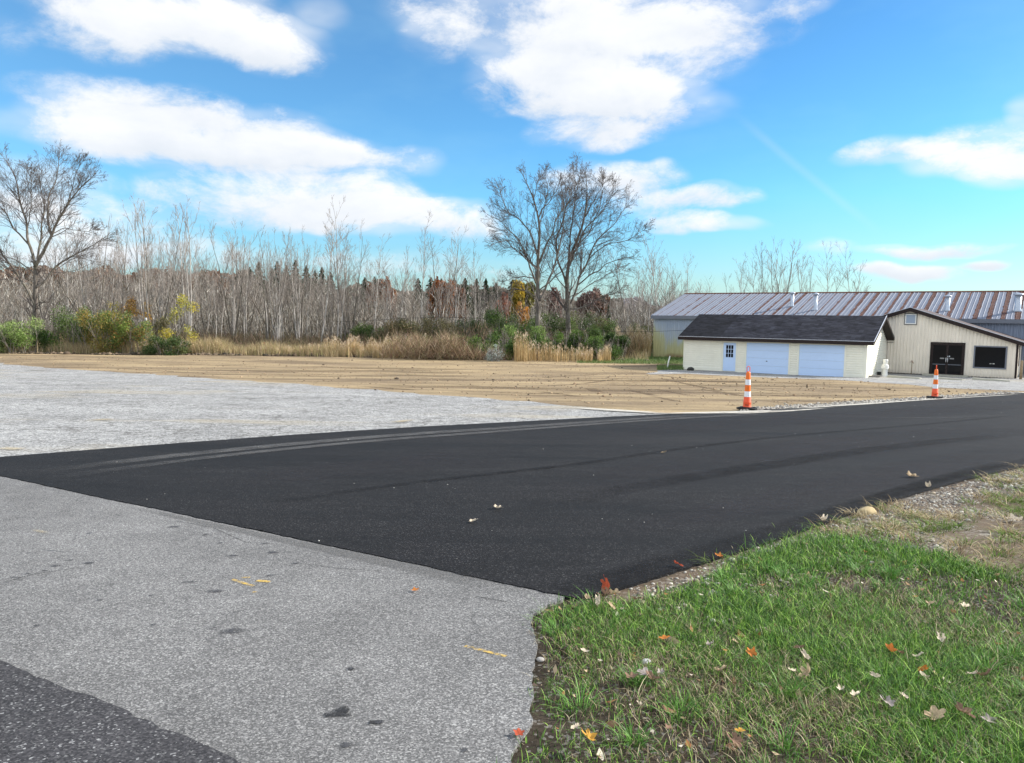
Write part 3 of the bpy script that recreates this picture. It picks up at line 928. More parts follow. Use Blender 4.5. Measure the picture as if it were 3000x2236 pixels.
# sparse dry clumps on the shoulder
tc = np.stack([RNG.uniform(1.5, 22, 6500), RNG.uniform(5, 17, 6500)], 1)
sh_poly = VERGE_IN + [(24, 8), RTR] + DRIVE_RT[::-1]
tc = tc[inside(sh_poly, tc)]
tc = tc[vnoise(tc, 0.9, 21) > 0.36]
m = 42
P2 = (tc[:, None, :] + RNG.normal(0, .06, (len(tc), m, 2))).reshape(-1, 2)
n = len(P2)
P = np.column_stack([P2, terrain_np(P2[:, 1]) + 0.009])
az = np.arctan2(*(P2 - np.repeat(tc, m, 0)).T[::-1]) + RNG.normal(0, .4, n)
isg = np.repeat(RNG.random(len(tc)) < .5, m)
cols = np.where(isg[:, None], palette([(0.12, 0.2, 0.04), (0.16, 0.22, 0.06)], n, .2), palette([(0.42, 0.34, 0.2), (0.3, 0.22, 0.12), (0.5, 0.42, 0.27)], n, .2))
gr = blades('shoulder_tufts', P, RNG.gamma(6, 0.011, n), RNG.uniform(.004, .008, n) * np.clip(P2[:, 1] / 8, 1, 2), RNG.uniform(.8, 1.8, n), cols, M['drycol'], az=az)
tag(gr, 'sparse dry tufts on the gravelly shoulder right of the driveway', 'grass', kind='stuff')


# ------------------------------------------------------------------ fallen leaves, stones and litter
def leaf_mat(name, c):
    def f(nt):
        o = nt.coord()
        n = nt.noise(o, 60, 5, 0.7)
        return dict(color=nt.vmath('SCALE', c, scale=nt.maprange(n, .3, .7, .6, 1.25)), translucent=0.2)
    return material(name, f, rough=.7, spec=.2)


LM = {'tan': leaf_mat('tan_leaf', (0.5, 0.38, 0.24)), 'orange': leaf_mat('orange_leaf', (0.55, 0.2, 0.045)), 'brown': leaf_mat('brown_leaf', (0.24, 0.15, 0.10)),
      'cream': leaf_mat('cream_leaf', (0.68, 0.58, 0.44)), 'red': leaf_mat('red_leaf', (0.42, 0.085, 0.04)), 'grey': leaf_mat('grey_leaf', (0.36, 0.31, 0.28)),
      'golden': leaf_mat('golden_leaf', (0.6, 0.33, 0.06))}


def make_leaf(size, lobes, curl, seed):
    rs = random.Random(seed)
    n = 36; ring = []
    for k in range(n):
        a = 2 * math.pi * k / n
        r = 0.62 + 0.38 * abs(math.cos(a * lobes / 2)) ** 1.6 if lobes else 0.45 + 0.5 * abs(math.cos(a))
        r *= (0.85 + 0.2 * rs.random())
        if abs(a - math.pi) < 0.25: r *= 0.6
        ring.append((r * math.cos(a), r * math.sin(a) * (0.85 if lobes else 0.75)))
    V = [(0, 0, 0)]; rings = [0.5, 1.0]
    for q in rings:
        V += [(x * q, y * q, 0) for x, y in ring]
    F = []
    for k in range(n):
        k2 = (k + 1) % n
        F.append((0, 1 + k, 1 + k2)); F.append((1 + k, 1 + n + k, 1 + n + k2)); F.append((1 + k, 1 + n + k2, 1 + k2))
    ph = rs.uniform(0, 6)
    out = []
    for x, y, _ in V:
        r = math.hypot(x, y)
        z = curl * (y * y * 0.9 + x * x * 0.35 + 0.13 * math.sin(4 * x + ph) * math.cos(3 * y) + 0.1 * math.sin(9 * math.atan2(y, x)) * r)
        out.append((x * size, y * size * (1 - .25 * curl * abs(y)), z * size))
    # stalk
    b = len(out); s = size
    out += [(-0.5 * s, 0, .02 * s), (-1.3 * s, .06 * s, .12 * s), (-1.3 * s, .10 * s, .12 * s), (-0.5 * s, .03 * s, .02 * s)]
    F2 = [tuple(f) for f in F] + [(b, b + 1, b + 2, b + 3)]
    me = bpy.data.meshes.new('fallen_leaf')
    me.from_pydata(out, [], F2); me.update()
    me.polygons.foreach_set('use_smooth', [True] * len(me.polygons))
    return me


def put_leaf(px, py, size, colour, label, lobes=5, curl=0.5, tilt=0.3, lift=0.03, group='fallen leaves', seed=0):
    p = hit(px, py)
    me = make_leaf(size * (.72 if py > 1760 else .8), lobes, curl * 1.25, seed + int(px))
    o = link('fallen_leaf', me, LM[colour])
    o.location = (p.x, p.y, p.z + lift + (.028 if lift >= .03 and px > 1560 and py > 1780 else 0))
    rs = random.Random(int(px * 7 + py))
    o.rotation_euler = (rs.uniform(-tilt, tilt), rs.uniform(-tilt, tilt), rs.uniform(0, 6.28))
    tag(o, label, 'leaf', group)
    return o


# standout leaves (position in the photograph, half size in metres)
put_leaf(1776, 1748, .065, 'red', 'dark red maple leaf standing up at the corner of the black driveway', curl=.4, tilt=1.2, lift=.08)
put_leaf(1795, 1765, .045, 'orange', 'small orange leaf just right of the dark red upright leaf', curl=.3, tilt=.9, lift=.06)
put_leaf(1722, 1790, .055, 'tan', 'curled tan leaf leftmost of the leaf heap at the driveway corner', 0, 1.1, .5, .05)
put_leaf(1752, 1796, .06, 'cream', 'pale cream curled leaf in the front of the corner leaf heap', 0, 1.2, .7, .05)
put_leaf(1775, 1780, .075, 'brown', 'large brown folded leaf on top of the corner leaf heap', 5, 1.2, .7, .08)
put_leaf(1800, 1786, .065, 'tan', 'broad tan leaf rightmost in the corner leaf heap', 5, 1.0, .5, .07)
put_leaf(1788, 1812, .06, 'tan', 'tan leaf with a rusty edge below the corner leaf heap', 0, .8, .4, .05)
put_leaf(1822, 1822, .03, 'cream', 'small cream upright leaf right below the corner leaf heap', 0, .8, 1.0, .05)
put_leaf(1868, 1782, .055, 'brown', 'dull brown leaf in the gravel right of the corner leaf heap', 0, .9, .5, .03)
put_leaf(1945, 1908, .048, 'orange', 'bright orange maple leaf lying left of the middle of the lawn', 5, .3, .2, .045)
put_leaf(1714, 1945, .04, 'cream', 'pale pinkish leaf near the pavement edge in the lawn', 0, .5, .3, .04)
put_leaf(1758, 1975, .03, 'cream', 'tiny white leaf above the brown leaf patch in the lawn', 0, .7, .6, .04)
put_leaf(2200, 1958, .055, 'orange', 'orange and black oak leaf near the middle of the lawn', 5, .8, .3, .05)
put_leaf(1850, 2018, .065, 'brown', 'broad dark brown leaf left in the bare patch of the lawn', 5, .5, .15, .03)
put_leaf(1887, 2010, .06, 'grey', 'greyish leaf second from the left in the bare patch', 5, .5, .2, .035)
put_leaf(1912, 2022, .065, 'brown', 'brown curled leaf at the right of the bare patch', 0, .9, .3, .03)
put_leaf(1935, 2005, .04, 'grey', 'small silvery leaf above the right end of the bare patch', 5, .8, .4, .03)
put_leaf(1722, 2210, .055, 'golden', 'golden brown ragged leaf at the bottom edge of the lawn', 5, .7, .2, .045)
put_leaf(1686, 2185, .035, 'cream', 'cream rolled leaf standing near the bottom left of the lawn', 0, 1.2, 1.1, .05)
put_leaf(2150, 2222, .06, 'brown', 'rust brown leaf cut by the bottom edge of the picture', 5, .7, .3, .045)
put_leaf(2166, 2192, .035, 'golden', 'small yellow tan leaf above the rust brown bottom leaf', 5, .4, .3, .045)
put_leaf(1872, 2110, .04, 'cream', 'cream curled leaf in the lower left of the lawn', 0, 1.1, .6, .045)
put_leaf(2080, 1925, .045, 'grey', 'grey leaf left of the orange and black oak leaf', 5, .9, .5, .04)
put_leaf(2112, 2002, .05, 'tan', 'tan folded leaf below the orange and black oak leaf', 0, 1.0, .6, .04)
put_leaf(2355, 1960, .05, 'cream', 'long cream curled leaf in the middle of the lawn', 0, 1.2, .7, .045)
put_leaf(2340, 1935, .045, 'brown', 'dark brown leaf touching the long cream curled leaf', 0, .9, .5, .04)
put_leaf(2362, 2020, .06, 'tan', 'tan upright leaf below the long cream curled leaf', 5, 1.1, .9, .05)
put_leaf(2318, 2008, .04, 'cream', 'pale leaf just left of the tan upright leaf', 0, .8, .6, .045)
put_leaf(2462, 2068, .04, 'cream', 'cream leaf with a dark spot right of the tan upright leaf', 5, .8, .5, .05)
put_leaf(2505, 2085, .045, 'cream', 'cream leaf right beside the dark-spotted cream leaf', 5, .9, .5, .05)
put_leaf(2605, 1945, .05, 'orange', 'rusty orange leaf in the right half of the lawn', 5, .9, .6, .05)
put_leaf(2640, 1950, .045, 'brown', 'brown leaf right beside the rusty orange leaf', 0, .8, .5, .04)
put_leaf(2690, 1965, .045, 'cream', 'cream leaf further right of the rusty orange leaf', 0, .9, .5, .05)
put_leaf(2756, 1912, .05, 'cream', 'pale curled leaf high in the right of the lawn', 5, .9, .5, .05)
put_leaf(2702, 2010, .04, 'orange', 'small orange upright leaf in the right of the lawn', 0, 1.0, 1.0, .06)
put_leaf(2706, 2024, .045, 'cream', 'cream leaf below the small orange upright leaf', 0, .8, .4, .045)
put_leaf(2560, 2022, .04, 'cream', 'thin cream leaf between the tan upright and small orange leaves', 0, 1.0, .7, .045)
put_leaf(2598, 2105, .06, 'grey', 'grey tan leaf in the lower right of the lawn', 5, .7, .3, .045)
put_leaf(2645, 2085, .04, 'cream', 'cream leaf above the grey tan leaf in the lower right', 0, .9, .5, .045)
put_leaf(2738, 2142, .075, 'tan', 'large tan and orange leaf at the lower right of the lawn', 5, .6, .3, .04)
put_leaf(2820, 2135, .065, 'brown', 'large brown leaf right of the large tan and orange leaf', 5, .8, .4, .045)
put_leaf(2893, 2158, .045, 'grey', 'pinkish grey leaf at the far lower right of the lawn', 5, .6, .4, .045)
put_leaf(2885, 2022, .06, 'brown', 'dark curled leaf near the right edge of the lawn', 0, 1.0, .6, .05)
put_leaf(2848, 2020, .04, 'cream', 'cream leaf left of the dark curled leaf near the right edge', 0, .9, .6, .05)
put_leaf(2720, 1800, .045, 'tan', 'tan leaf lying in the upper right of the lawn', 0, .7, .4, .045)
put_leaf(2825, 1810, .05, 'cream', 'pale leaf at the upper right edge of the green lawn', 5, .7, .4, .045)
put_leaf(1958, 2190 - 10, .035, 'brown', 'purplish brown leaf near the bottom of the lawn', 5, .6, .4, .04)
put_leaf(2000, 2155, .03, 'tan', 'small rosy tan leaf above the purplish brown bottom leaf', 0, .8, .6, .045)
put_leaf(1520, 2172, .045, 'red', 'dull red leaf on the pavement edge at the bottom', 5, .3, .15, .035)
# on the driveway and shoulder
put_leaf(2671, 1406, .11, 'tan', 'tan leaf lying on the black driveway near the right edge', 5, .6, .2, .05)
put_leaf(2412, 1537, .085, 'cream', 'white curled leaf on the edge of the driveway by the gravel', 0, 1.0, .5, .05)
put_leaf(2720, 1436, .10, 'cream', 'pale leaf on the driveway edge beyond the yellow stone', 0, 1.0, .5, .05)
put_leaf(1986, 1678 - 4, .06, 'red', 'salmon red curled leaf where driveway meets gravel', 0, .9, .5, .05)
put_leaf(2105, 1647, .05, 'orange', 'orange leaf on the gravel behind the salmon red leaf', 5, .6, .4, .05)
put_leaf(2968, 1533, .10, 'cream', 'white torn leaf on the gravel shoulder at the right edge', 5, .9, .5, .03)
put_leaf(1386, 1541, .06, 'cream', 'white scrap on the black driveway, nearer of two', 5, .5, .2, .045)
put_leaf(1457, 1500, .065, 'cream', 'white scrap on the black driveway, farther of two', 5, .6, .3, .045)
put_leaf(1945, 1334, .07, 'tan', 'tan scrap in the middle of the black driveway', 5, .5, .3, .045)
put_leaf(1216, 1744, .035, 'orange', 'small orange leaf on the grey pavement below the driveway', 5, .4, .2, .035)


def stone(px, py, r, col, label, lift=0.5, sq=(1.4, .9, .7), rz=0.3):
    p = hit(px, py)
    bm = bmesh.new(); bmesh.ops.create_icosphere(bm, subdivisions=4, radius=1)
    from mathutils import noise as mn
    for v in bm.verts:
        k = 1 + 0.16 * mn.noise(v.co * 1.3 + Vector((px, py, 0))) + .05 * mn.noise(v.co * 4)
        v.co = Vector((v.co.x * sq[0], v.co.y * sq[1], v.co.z * sq[2])) * r * k
    me = bpy.data.meshes.new('stone'); bm.to_mesh(me); bm.free()
    me.polygons.foreach_set('use_smooth', [True] * len(me.polygons))
    o = link('stone', me, material('stone_surface', grime(col, .3, 20)))
    o.location = (p.x, p.y, p.z + r * sq[2] * lift); o.rotation_euler = (0, 0, rz)
    tag(o, label, 'stone')
    return o


stone(2540, 1508, .075, (0.46, 0.36, 0.2), 'rounded yellow stone on the edge of the black driveway')
stone(2665, 1608, .055, (0.11, 0.115, 0.115), 'flat dark grey stone at the upper edge of the lawn', .3, (1.7, .9, .35))
stone(2245, 1620, .055, (0.13, 0.16, 0.15), 'flat greenish grey stone in the grass by the driveway', .2, (1.8, 1.1, .35), .1)
stone(1892, 1948, .022, (0.6, 0.6, 0.58), 'small white pebble in the bare patch of the lawn', .8, (1.2, 1, .8))
stone(1583, 1937, .018, (0.42, 0.4, 0.37), 'white stone on the soil beside the pavement edge', .6, (1.2, 1, .7))
stone(2085, 1742, .04, (0.38, 0.38, 0.36), 'flat grey stone in the gravel beside the lawn', .4, (1.6, 1, .4), .4)
stone(1978, 1742, .026, (0.55, 0.4, 0.28), 'small tan stone in the gravel at the driveway corner', .6, (1.5, .9, .6), .1)
stone(2023, 1086, .22, (0.05, 0.05, 0.045), 'dark round rock against the left corner of the garage', .5, (1.2, 1, .8))

# ------------------------------------------------------------------ building materials
def m_siding(nt):
    c = nt.coord()
    n = nt.noise(c, 1.2, 4, 0.6); n2 = nt.noise(nt.mapping(c, (1, 1, 4)), 8, 4, 0.6)
    k = nt.math('MULTIPLY', nt.maprange(n, .3, .7, .94, 1.03), nt.maprange(n2, .3, .7, .95, 1.03))
    return dict(color=nt.vmath('SCALE', (0.90, 0.88, 0.76), scale=k))


def m_ribmetal(nt):
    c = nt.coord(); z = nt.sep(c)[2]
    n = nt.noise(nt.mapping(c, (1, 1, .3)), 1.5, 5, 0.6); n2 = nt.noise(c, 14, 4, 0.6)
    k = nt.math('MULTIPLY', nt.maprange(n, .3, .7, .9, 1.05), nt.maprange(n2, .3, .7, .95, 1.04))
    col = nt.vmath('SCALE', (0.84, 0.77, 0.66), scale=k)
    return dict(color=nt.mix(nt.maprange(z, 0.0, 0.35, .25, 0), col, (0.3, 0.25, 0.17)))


def m_shingle(nt):
    c = nt.coord(); s = nt.sep(c)
    tab = nt.white(nt.vmath('FLOOR', nt.comb(nt.math('DIVIDE', s[0], 0.28), nt.math('DIVIDE', s[1], 0.13), 0.0)))
    big = nt.noise(c, .7, 4, .6); blot = nt.noise(nt.mapping(c, (.9, 1.4, 1), loc=(3, 1, 0)), 1.1, 4, .6)
    new = nt.math('LESS_THAN', s[0], 2.85)
    old = nt.ramp(blot, [(.36, (0.032, 0.034, 0.044)), (.55, (0.019, 0.020, 0.028)), (.68, (0.012, 0.013, 0.018))])
    col = nt.mix(new, old, (0.014, 0.015, 0.02))
    k = nt.math('MULTIPLY', nt.maprange(tab, 0, 1, .6, 1.5), nt.maprange(big, .3, .7, .8, 1.2))
    return dict(color=nt.vmath('SCALE', col, scale=k), normal=nt.bump(tab, .5, .01))


def m_shedwall(nt):
    c = nt.coord(); s = nt.sep(c)
    a = nt.noise(nt.mapping(c, (1.2, 1, .35)), 1.0, 5, .65); b = nt.noise(nt.mapping(c, (6, 1, .4)), 1.5, 4, .6)
    h = nt.math('ADD', s[2], nt.math('MULTIPLY', nt.math('SUBTRACT', a, .5), 3.2))
    h = nt.math('ADD', h, nt.math('MULTIPLY', nt.math('SUBTRACT', b, .5), 1.0))
    left = nt.maprange(s[0], 0, 1.3, 1.3, 0)
    h = nt.math('SUBTRACT', h, left)
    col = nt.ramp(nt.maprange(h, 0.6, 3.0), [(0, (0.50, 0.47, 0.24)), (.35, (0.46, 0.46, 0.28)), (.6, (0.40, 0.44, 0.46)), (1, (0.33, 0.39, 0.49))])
    rust = nt.math('MULTIPLY', nt.maprange(nt.math('ADD', s[2], nt.math('MULTIPLY', a, .6)), .42, .78, 1, 0), nt.maprange(nt.noise(c, .5, 3), .42, .55))
    col = nt.mix(nt.math('MULTIPLY', rust, .8), col, (0.20, 0.09, 0.045))
    far = nt.maprange(s[0], 14, 20)  # wall turns darker blue-grey towards its right end
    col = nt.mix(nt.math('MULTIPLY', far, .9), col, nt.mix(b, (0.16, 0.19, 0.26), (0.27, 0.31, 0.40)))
    return dict(color=nt.vmath('SCALE', col, scale=nt.maprange(b, .3, .7, .85, 1.1)))


def m_shedroof(nt):
    c = nt.coord(); s = nt.sep(c)
    fx = nt.math('FRACT', nt.math('DIVIDE', s[0], 0.90))
    n = nt.noise(nt.mapping(c, (1, .5, .5)), 2.5, 6, .72); n2 = nt.noise(c, 7, 5, .75)
    pan = nt.white(nt.comb(nt.math('FLOOR', nt.math('DIVIDE', s[0], 0.90)), 2.0, 5.0))
    wid = nt.maprange(s[0], 0, 36, .055, .19)
    wid = nt.math('ADD', wid, nt.math('MULTIPLY', nt.math('SUBTRACT', n, .5), .34))
    wid = nt.math('MULTIPLY', wid, nt.maprange(pan, 0, 1, .5, 1.5))
    d = nt.math('ABSOLUTE', nt.math('SUBTRACT', fx, .5))
    rust = nt.maprange(nt.math('SUBTRACT', wid, d), -.012, .03)
    spots = nt.maprange(n2, .66, .70)
    rust = nt.math('MULTIPLY', rust, nt.math('SUBTRACT', 1.0, nt.math('MULTIPLY', nt.maprange(n2, .60, .64), .8)))
    rc = nt.ramp(n2, [(.3, (0.04, 0.014, 0.010)), (.5, (0.075, 0.027, 0.018)), (.65, (0.16, 0.075, 0.05))])
    zinc = nt.mix(nt.noise(nt.mapping(c, (3, .3, .3)), 2, 4, .6), (0.115, 0.13, 0.175), (0.21, 0.235, 0.29))
    return dict(color=nt.mix(rust, zinc, rc), rough=nt.maprange(rust, 0, 1, .6, .9))


M['siding'] = material('vinyl_siding', m_siding, rough=.5, spec=.35)
M['cream_trim'] = material('cream_trim', grime((0.84, 0.82, 0.69), .05, 2), rough=.5)
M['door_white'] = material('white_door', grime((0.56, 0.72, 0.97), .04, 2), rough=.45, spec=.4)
M['shingle'] = material('shingles', m_shingle, rough=.95, spec=.15)
M['brown'] = material('brown_trim', grime((0.026, 0.017, 0.016), .25, 3), rough=.5, spec=.2)
M['drip'] = material('drip_edge', grime((0.62, 0.64, 0.70), .15, 3), rough=.4, metal=.3)
M['glass'] = material('dark_glass', lambda nt: dict(color=(0.006, 0.007, 0.009), normal=nt.bump(nt.noise(nt.coord(), 1.2, 3), .08, .05)), rough=.12, spec=.18)
M['steel'] = material('brushed_steel', grime((0.75, 0.76, 0.78), .1, 6), rough=.35, metal=.6)
M['ribmetal'] = material('ribbed_metal', m_ribmetal, rough=.5, spec=.35)
M['shedwall'] = material('weathered_metal', m_shedwall, rough=.5, spec=.4)
M['shedroof'] = material('rusted_roof', m_shedroof, rough=.45, spec=.4)
M['grey_trim'] = material('grey_trim', grime((0.17, 0.185, 0.22), .15, 3), rough=.5)
M['zinc'] = material('zinc_pipe', grime((0.5, 0.55, 0.62), .25, 5), rough=.35, metal=.5)
M['rustmetal'] = material('rusty_metal', grime((0.16, 0.065, 0.035), .4, 9), rough=.9)
M['concrete'] = material('concrete', grime((0.42, 0.41, 0.34), .25, 4), rough=.9)
M['white_paint'] = material('white_paint', grime((0.82, 0.82, 0.78), .1, 8), rough=.5)
M['black_rubber'] = material('black_rubber', grime((0.014, 0.014, 0.014), .3, 9), rough=.7)
M['old_wood'] = material('old_wood', grime((0.32, 0.24, 0.15), .35, 7), rough=.9)
M['grey_wood'] = material('grey_wood', grime((0.30, 0.28, 0.26), .4, 7), rough=.95)

TH = R(35.5)
AX = Vector((math.cos(TH), -math.sin(TH), 0)); AY = Vector((math.sin(TH), math.cos(TH), 0))


class Frame:
    def __init__(s, o): s.o = Vector(o)
    def loc(s, p):
        d = Vector(p) - s.o; return Vector((d.dot(AX), d.dot(AY), d.z))
    def world(s, x, y, z=0): return s.o + AX * x + AY * y + Vector((0, 0, z))
    def front(s, px, py, y=0): return s.loc(on_plane(px, py, s.world(0, y), AY))


# ------------------------------------------------------------------ garage
G0 = hit(2002, 1082); G = Frame(G0)
GL = G.loc(hit(2514, 1110.5)).x
GW, GH, GR, OV = 7.2, 2.38, 4.12, 0.42
garage = empty('garage', G0, -TH)
tag(garage, 'cream garage with a black shingle roof and two white overhead doors', 'garage')


def gx(px, py=1040): return G.front(px, py).x


dx0, dx1 = gx(1950 + .3157 * 533), gx(1950 + .3157 * 655)
g1a, g1b = gx(1950 + .3157 * 750), gx(1950 + .3157 * 1145)
g2a, g2b = gx(1950 + .3157 * 1240), gx(1950 + .3157 * 1662)
mb = MB()
mb.box((0.02, 0.02, -0.1), (GL - .02, GW - .02, GH))
mb.prism([(0.02, GH), (GW - .02, GH), (GW / 2, GR - .14)], .02, GL - .02, 'x')
LAP = .155
def lap_strips(mb, x0, x1, z0, z1, along='x', fixed=0.0, sgn=-1, clip=None):
    z = z0
    while z < z1 - .02:
        zt = min(z + LAP, z1); zm = z + (zt - z) * .62
        a, b = x0, x1
        if clip: a, b = clip(zt)
        if b - a < .05: break
        f = lambda o: fixed + sgn * o
        o1, o2, o3 = f(.056), f(.052), f(.000)
        prof = [(fixed, z), (o1, z), (o2, zm), (o3, zm + .012), (o3, zt)]
        if along == 'x': vs = [(a, y, q) for y, q in prof] + [(b, y, q) for y, q in prof]
        else: vs = [(y, a, q) for y, q in prof] + [(y, b, q) for y, q in prof]
        mb.add(vs, [(k, k + 1, k + 6, k + 5) for k in range(4)])
        z += LAP
for a, b in [(0.1, dx0 - .1), (dx1 + .1, g1a - .12), (g1b + .12, g2a - .12), (g2b + .12, GL - .1)]:
    lap_strips(mb, a, b, .22, GH)
for a, b in [(dx0, dx1)]: lap_strips(mb, a, b, 2.18, GH)
lap_strips(mb, g1a, g1b, 2.25, GH); lap_strips(mb, g2a, g2b, 2.25, GH)
def gclip(z):
    if z < GH: return .08, GW - .08
    t = (z - GH) / (GR - .1 - GH); return .08 + (GW / 2 - .08) * t, GW - .08 - (GW / 2 - .08) * t
lap_strips(mb, .08, GW - .08, 0.05, GR - .25, 'y', GL, +1, gclip)
lap_strips(mb, .08, GW - .08, 0.05, GR - .25, 'y', 0, -1, gclip)
mb.build('wall', M['siding'], garage, fix=False)
for a, b in [(-.012, .1), (GL - .1, GL + .012)]:
    mb = MB(); mb.box((a, -.058, -.05), (b, .015, GH - .01))
    if a > 1: mb.box((GL + .0121, -.058, -.05), (GL + .06, .11, GH - .01))
    mb.build('corner_board', M['cream_trim'], garage)
for a, b in ((0.101, dx0 - .101), (dx1 + .101, g1a - .121), (g1b + .121, g2a - .121), (g2b + .121, GL - .101)):
    mb = MB(); mb.box((a, -.062, -.06), (b, .015, .22)); mb.build('skirt_board', M['cream_trim'], garage)
# roof: two slopes with overhangs
def gable_roof(mb, x0, x1, yf, yb, ze, yr, zr, th, mi=0):
    n1 = Vector((0, -(zr - ze), (yr - yf))).normalized() * th
    mb.prism([(yf, ze), (yr, zr), (yr, zr + th), (yf + n1.y, ze + n1.z)], x0, x1, 'x', mi)
    n2 = Vector((0, (zr - ze), (yb - yr))).normalized() * th
    mb.prism([(yb, ze), (yr + .0001, zr), (yr + .0001, zr + th), (yb + n2.y, ze + n2.z)], x0, x1, 'x', mi)
ZE = GH - .02
mb = MB(); gable_roof(mb, -.30, GL + .48, -OV, GW + OV, ZE, GW / 2, GR - .09, .09)
rf = mb.build('roof', M['shingle'], garage)
mb = MB()
mb.box((-.30, -OV - .035, ZE - .15), (GL + .48, -OV - .003, ZE + .085))
mb.box((-.30, GW + OV + .003, ZE - .15), (GL + .48, GW + OV + .035, ZE + .085))
for x in (-.335, GL + .483):
    for s in (0, 1):
        ya, yb = (-OV, GW / 2) if not s else (GW + OV, GW / 2)
        mb.prism([(ya, ZE - .13), (yb, GR - .21), (yb, GR - .005), (ya, ZE + .085)], x, x + .032, 'x')
mb.build('fascia', M['brown'], rf)
mb = MB()
mb.box((-.29, -OV + .003, ZE - .145), (GL + .47, .0, ZE - .12))
mb.box((-.29, GW, ZE - .145), (GL + .47, GW + OV - .003, ZE - .12))
for (ya, yb) in ((.0, GW / 2), (GW, GW / 2)):
    k = 1 if ya == 0 else -1
    mb.prism([(ya, ZE + .02), (yb, GR - .15), (yb, GR - .12), (ya, ZE + .05)], GL + .03, GL + .47, 'x')
mb.build('soffit', M['brown'], rf)
mb = MB()
mb.box((-.32, -OV - .05, ZE + .087), (GL + .50, -OV + .02, ZE + .112))
mb.prism([(-OV, ZE + .09), (GW / 2, GR + .0), (GW / 2, GR + .03), (-OV, ZE + .12)], GL + .485, GL + .53, 'x')
mb.build('drip_edge', M['drip'], rf)
# entry door
mb = MB(); mb.box((dx0 + .03, -.03, .06), (dx1 - .03, .018, 2.08))
dz = 2.08 - .06; dw = dx1 - dx0
for (a, b, z0, z1) in [(.15, .46, .22, .75), (.54, .85, .22, .75)]:
    mb.box((dx0 + dw * a, -.042, z0), (dx0 + dw * b, -.031, z1))
dr = mb.build('entry_door', M['door_white'], garage, bevel=.004)
mb = MB(); wx0, wx1, wz0, wz1 = dx0 + dw * .22, dx0 + dw * .80, 1.03, 1.92
mb.box((wx0, -.036, wz0), (wx1, -.0305, wz1))
wn = mb.build('window', M['glass'], dr)
mb = MB()
for k in range(4):
    x = wx0 + (wx1 - wx0) * k / 3; mb.box((x - .014, -.050, wz0 - .03), (x + .014, -.0365, wz1 + .03))
for k in range(4):
    z = wz0 + (wz1 - wz0) * k / 3; mb.box((wx0 - .03, -.054, z - .014), (wx1 + .03, -.0505, z + .014))
mb.build('window_grille', M['door_white'], dr)
for z, nm in ((.98, 'door_knob'), (1.13, 'deadbolt')):
    mb = MB(); mb.lathe([(.0, 0), (.03, 0), (.034, .02), (.02, .05), (.0, .055)], 12)
    mb.v = [(x + dx0 + .09, -.03 - z2, y + z) for x, y, z2 in mb.v]
    mb.build(nm, M['steel'], dr)
mb = MB()
for a, b, t in [(dx0, dx1, 2.12)]:
    mb.box((a - .1, -.045, 0.0), (a + .02, .012, t + .1)); mb.box((b - .02, -.045, 0.0), (b + .1, .012, t + .1)); mb.box((a + .021, -.045, t - .03), (b - .021, .012, t + .1))
for a, b in ((g1a, g1b), (g2a, g2b)):
    mb.box((a - .12, -.05, -.05), (a + .01, .012, 2.26)); mb.box((b - .01, -.05, -.05), (b + .12, .012, 2.26)); mb.box((a + .011, -.05, 2.14), (b - .011, .012, 2.26))
mb.build('door_frame', M['cream_trim'], garage)
for i, (a, b) in enumerate(((g1a, g1b), (g2a, g2b))):
    mb = MB()
    for k in range(4):
        z0 = .02 + k * .53; z1 = z0 + .522
        mb.box((a + .012, -.028, z0), (b - .012, .018, z1))
        w = (b - a - .1) / 4
    o = mb.build('garage_door', M['door_white'], garage, bevel=.003)
    if i == 0:
        mb = MB(); cx = (a + b) / 2 - .02
        mb.box((cx - .055, -.06, .86), (cx + .055, -.045, .89)); mb.box((cx - .012, -.046, .84), (cx + .012, -.0285, .91))
        mb.build('handle', M['black_rubber'], o)
    mb = MB(); mb.box((a + .02, -.034, -.03), (b - .02, .01, .018)); mb.build('door_seal', M['black_rubber'], o)

# ------------------------------------------------------------------ shop with the glass doors
S0 = hit(2976, 1110); S = Frame(S0)
peak = S.front(2669, 899); SX = peak.x
SHt = 2.62; SP = peak.z
shop = empty('shop_building', S0, -TH)
tag(shop, 'cream ribbed metal building with dark glass double doors and brown trim', 'building')
XL = 2 * SX
SD = 7.4
slope = (SP - SHt) / (0 - SX)
mb = MB()
mb.prism([(XL, -.1), (0, -.1), (0, SHt - .16), (SX, SP - .2), (XL, SHt - .16)], 0, SD, 'y')
d0 = S.front(2724, 1050).x; d1 = S.front(2826, 1050).x
w0 = S.front(2852, 1045); w1 = S.front(2950, 1045)
u0 = S.front(2651, 918); u1 = S.front(2686, 952)
DZ = 2.30
wz0_, wz1_ = S.front(2852, 1078.5).z, S.front(2854, 1012.5).z
def roofz(x): return SP - .2 - slope * abs(x - SX)
x = -.12
while x > XL:
    z0s = [(.0, roofz(x) - .02)]
    if d0 - .02 < x < d1 + .02: z0s = [(DZ + .06, roofz(x) - .02)]
    elif w0.x - .02 < x < w1.x + .02: z0s = [(.0, wz0_ - .03), (wz1_ + .03, roofz(x) - .02)]
    elif u0.x - .02 < x < u1.x + .02: z0s = [(.0, u1.z - .03), (u0.z + .03, roofz(x) - .02)]
    for a, b in z0s:
        if b > a + .02:
            mb.prism([(x - .034, 0.001), (x + .034, .001), (x + .016, -.05), (x - .016, -.05)], a, b, 'z')
    x -= .208
for k in range(30):
    y = .2 + k * .24
    if y < SD: mb.prism([(-.001, y - .022), (-.001, y + .022), (.022, y + .01), (.022, y - .01)], 0, SHt - .2, 'z')
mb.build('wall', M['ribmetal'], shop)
mb = MB()
ovh = .28
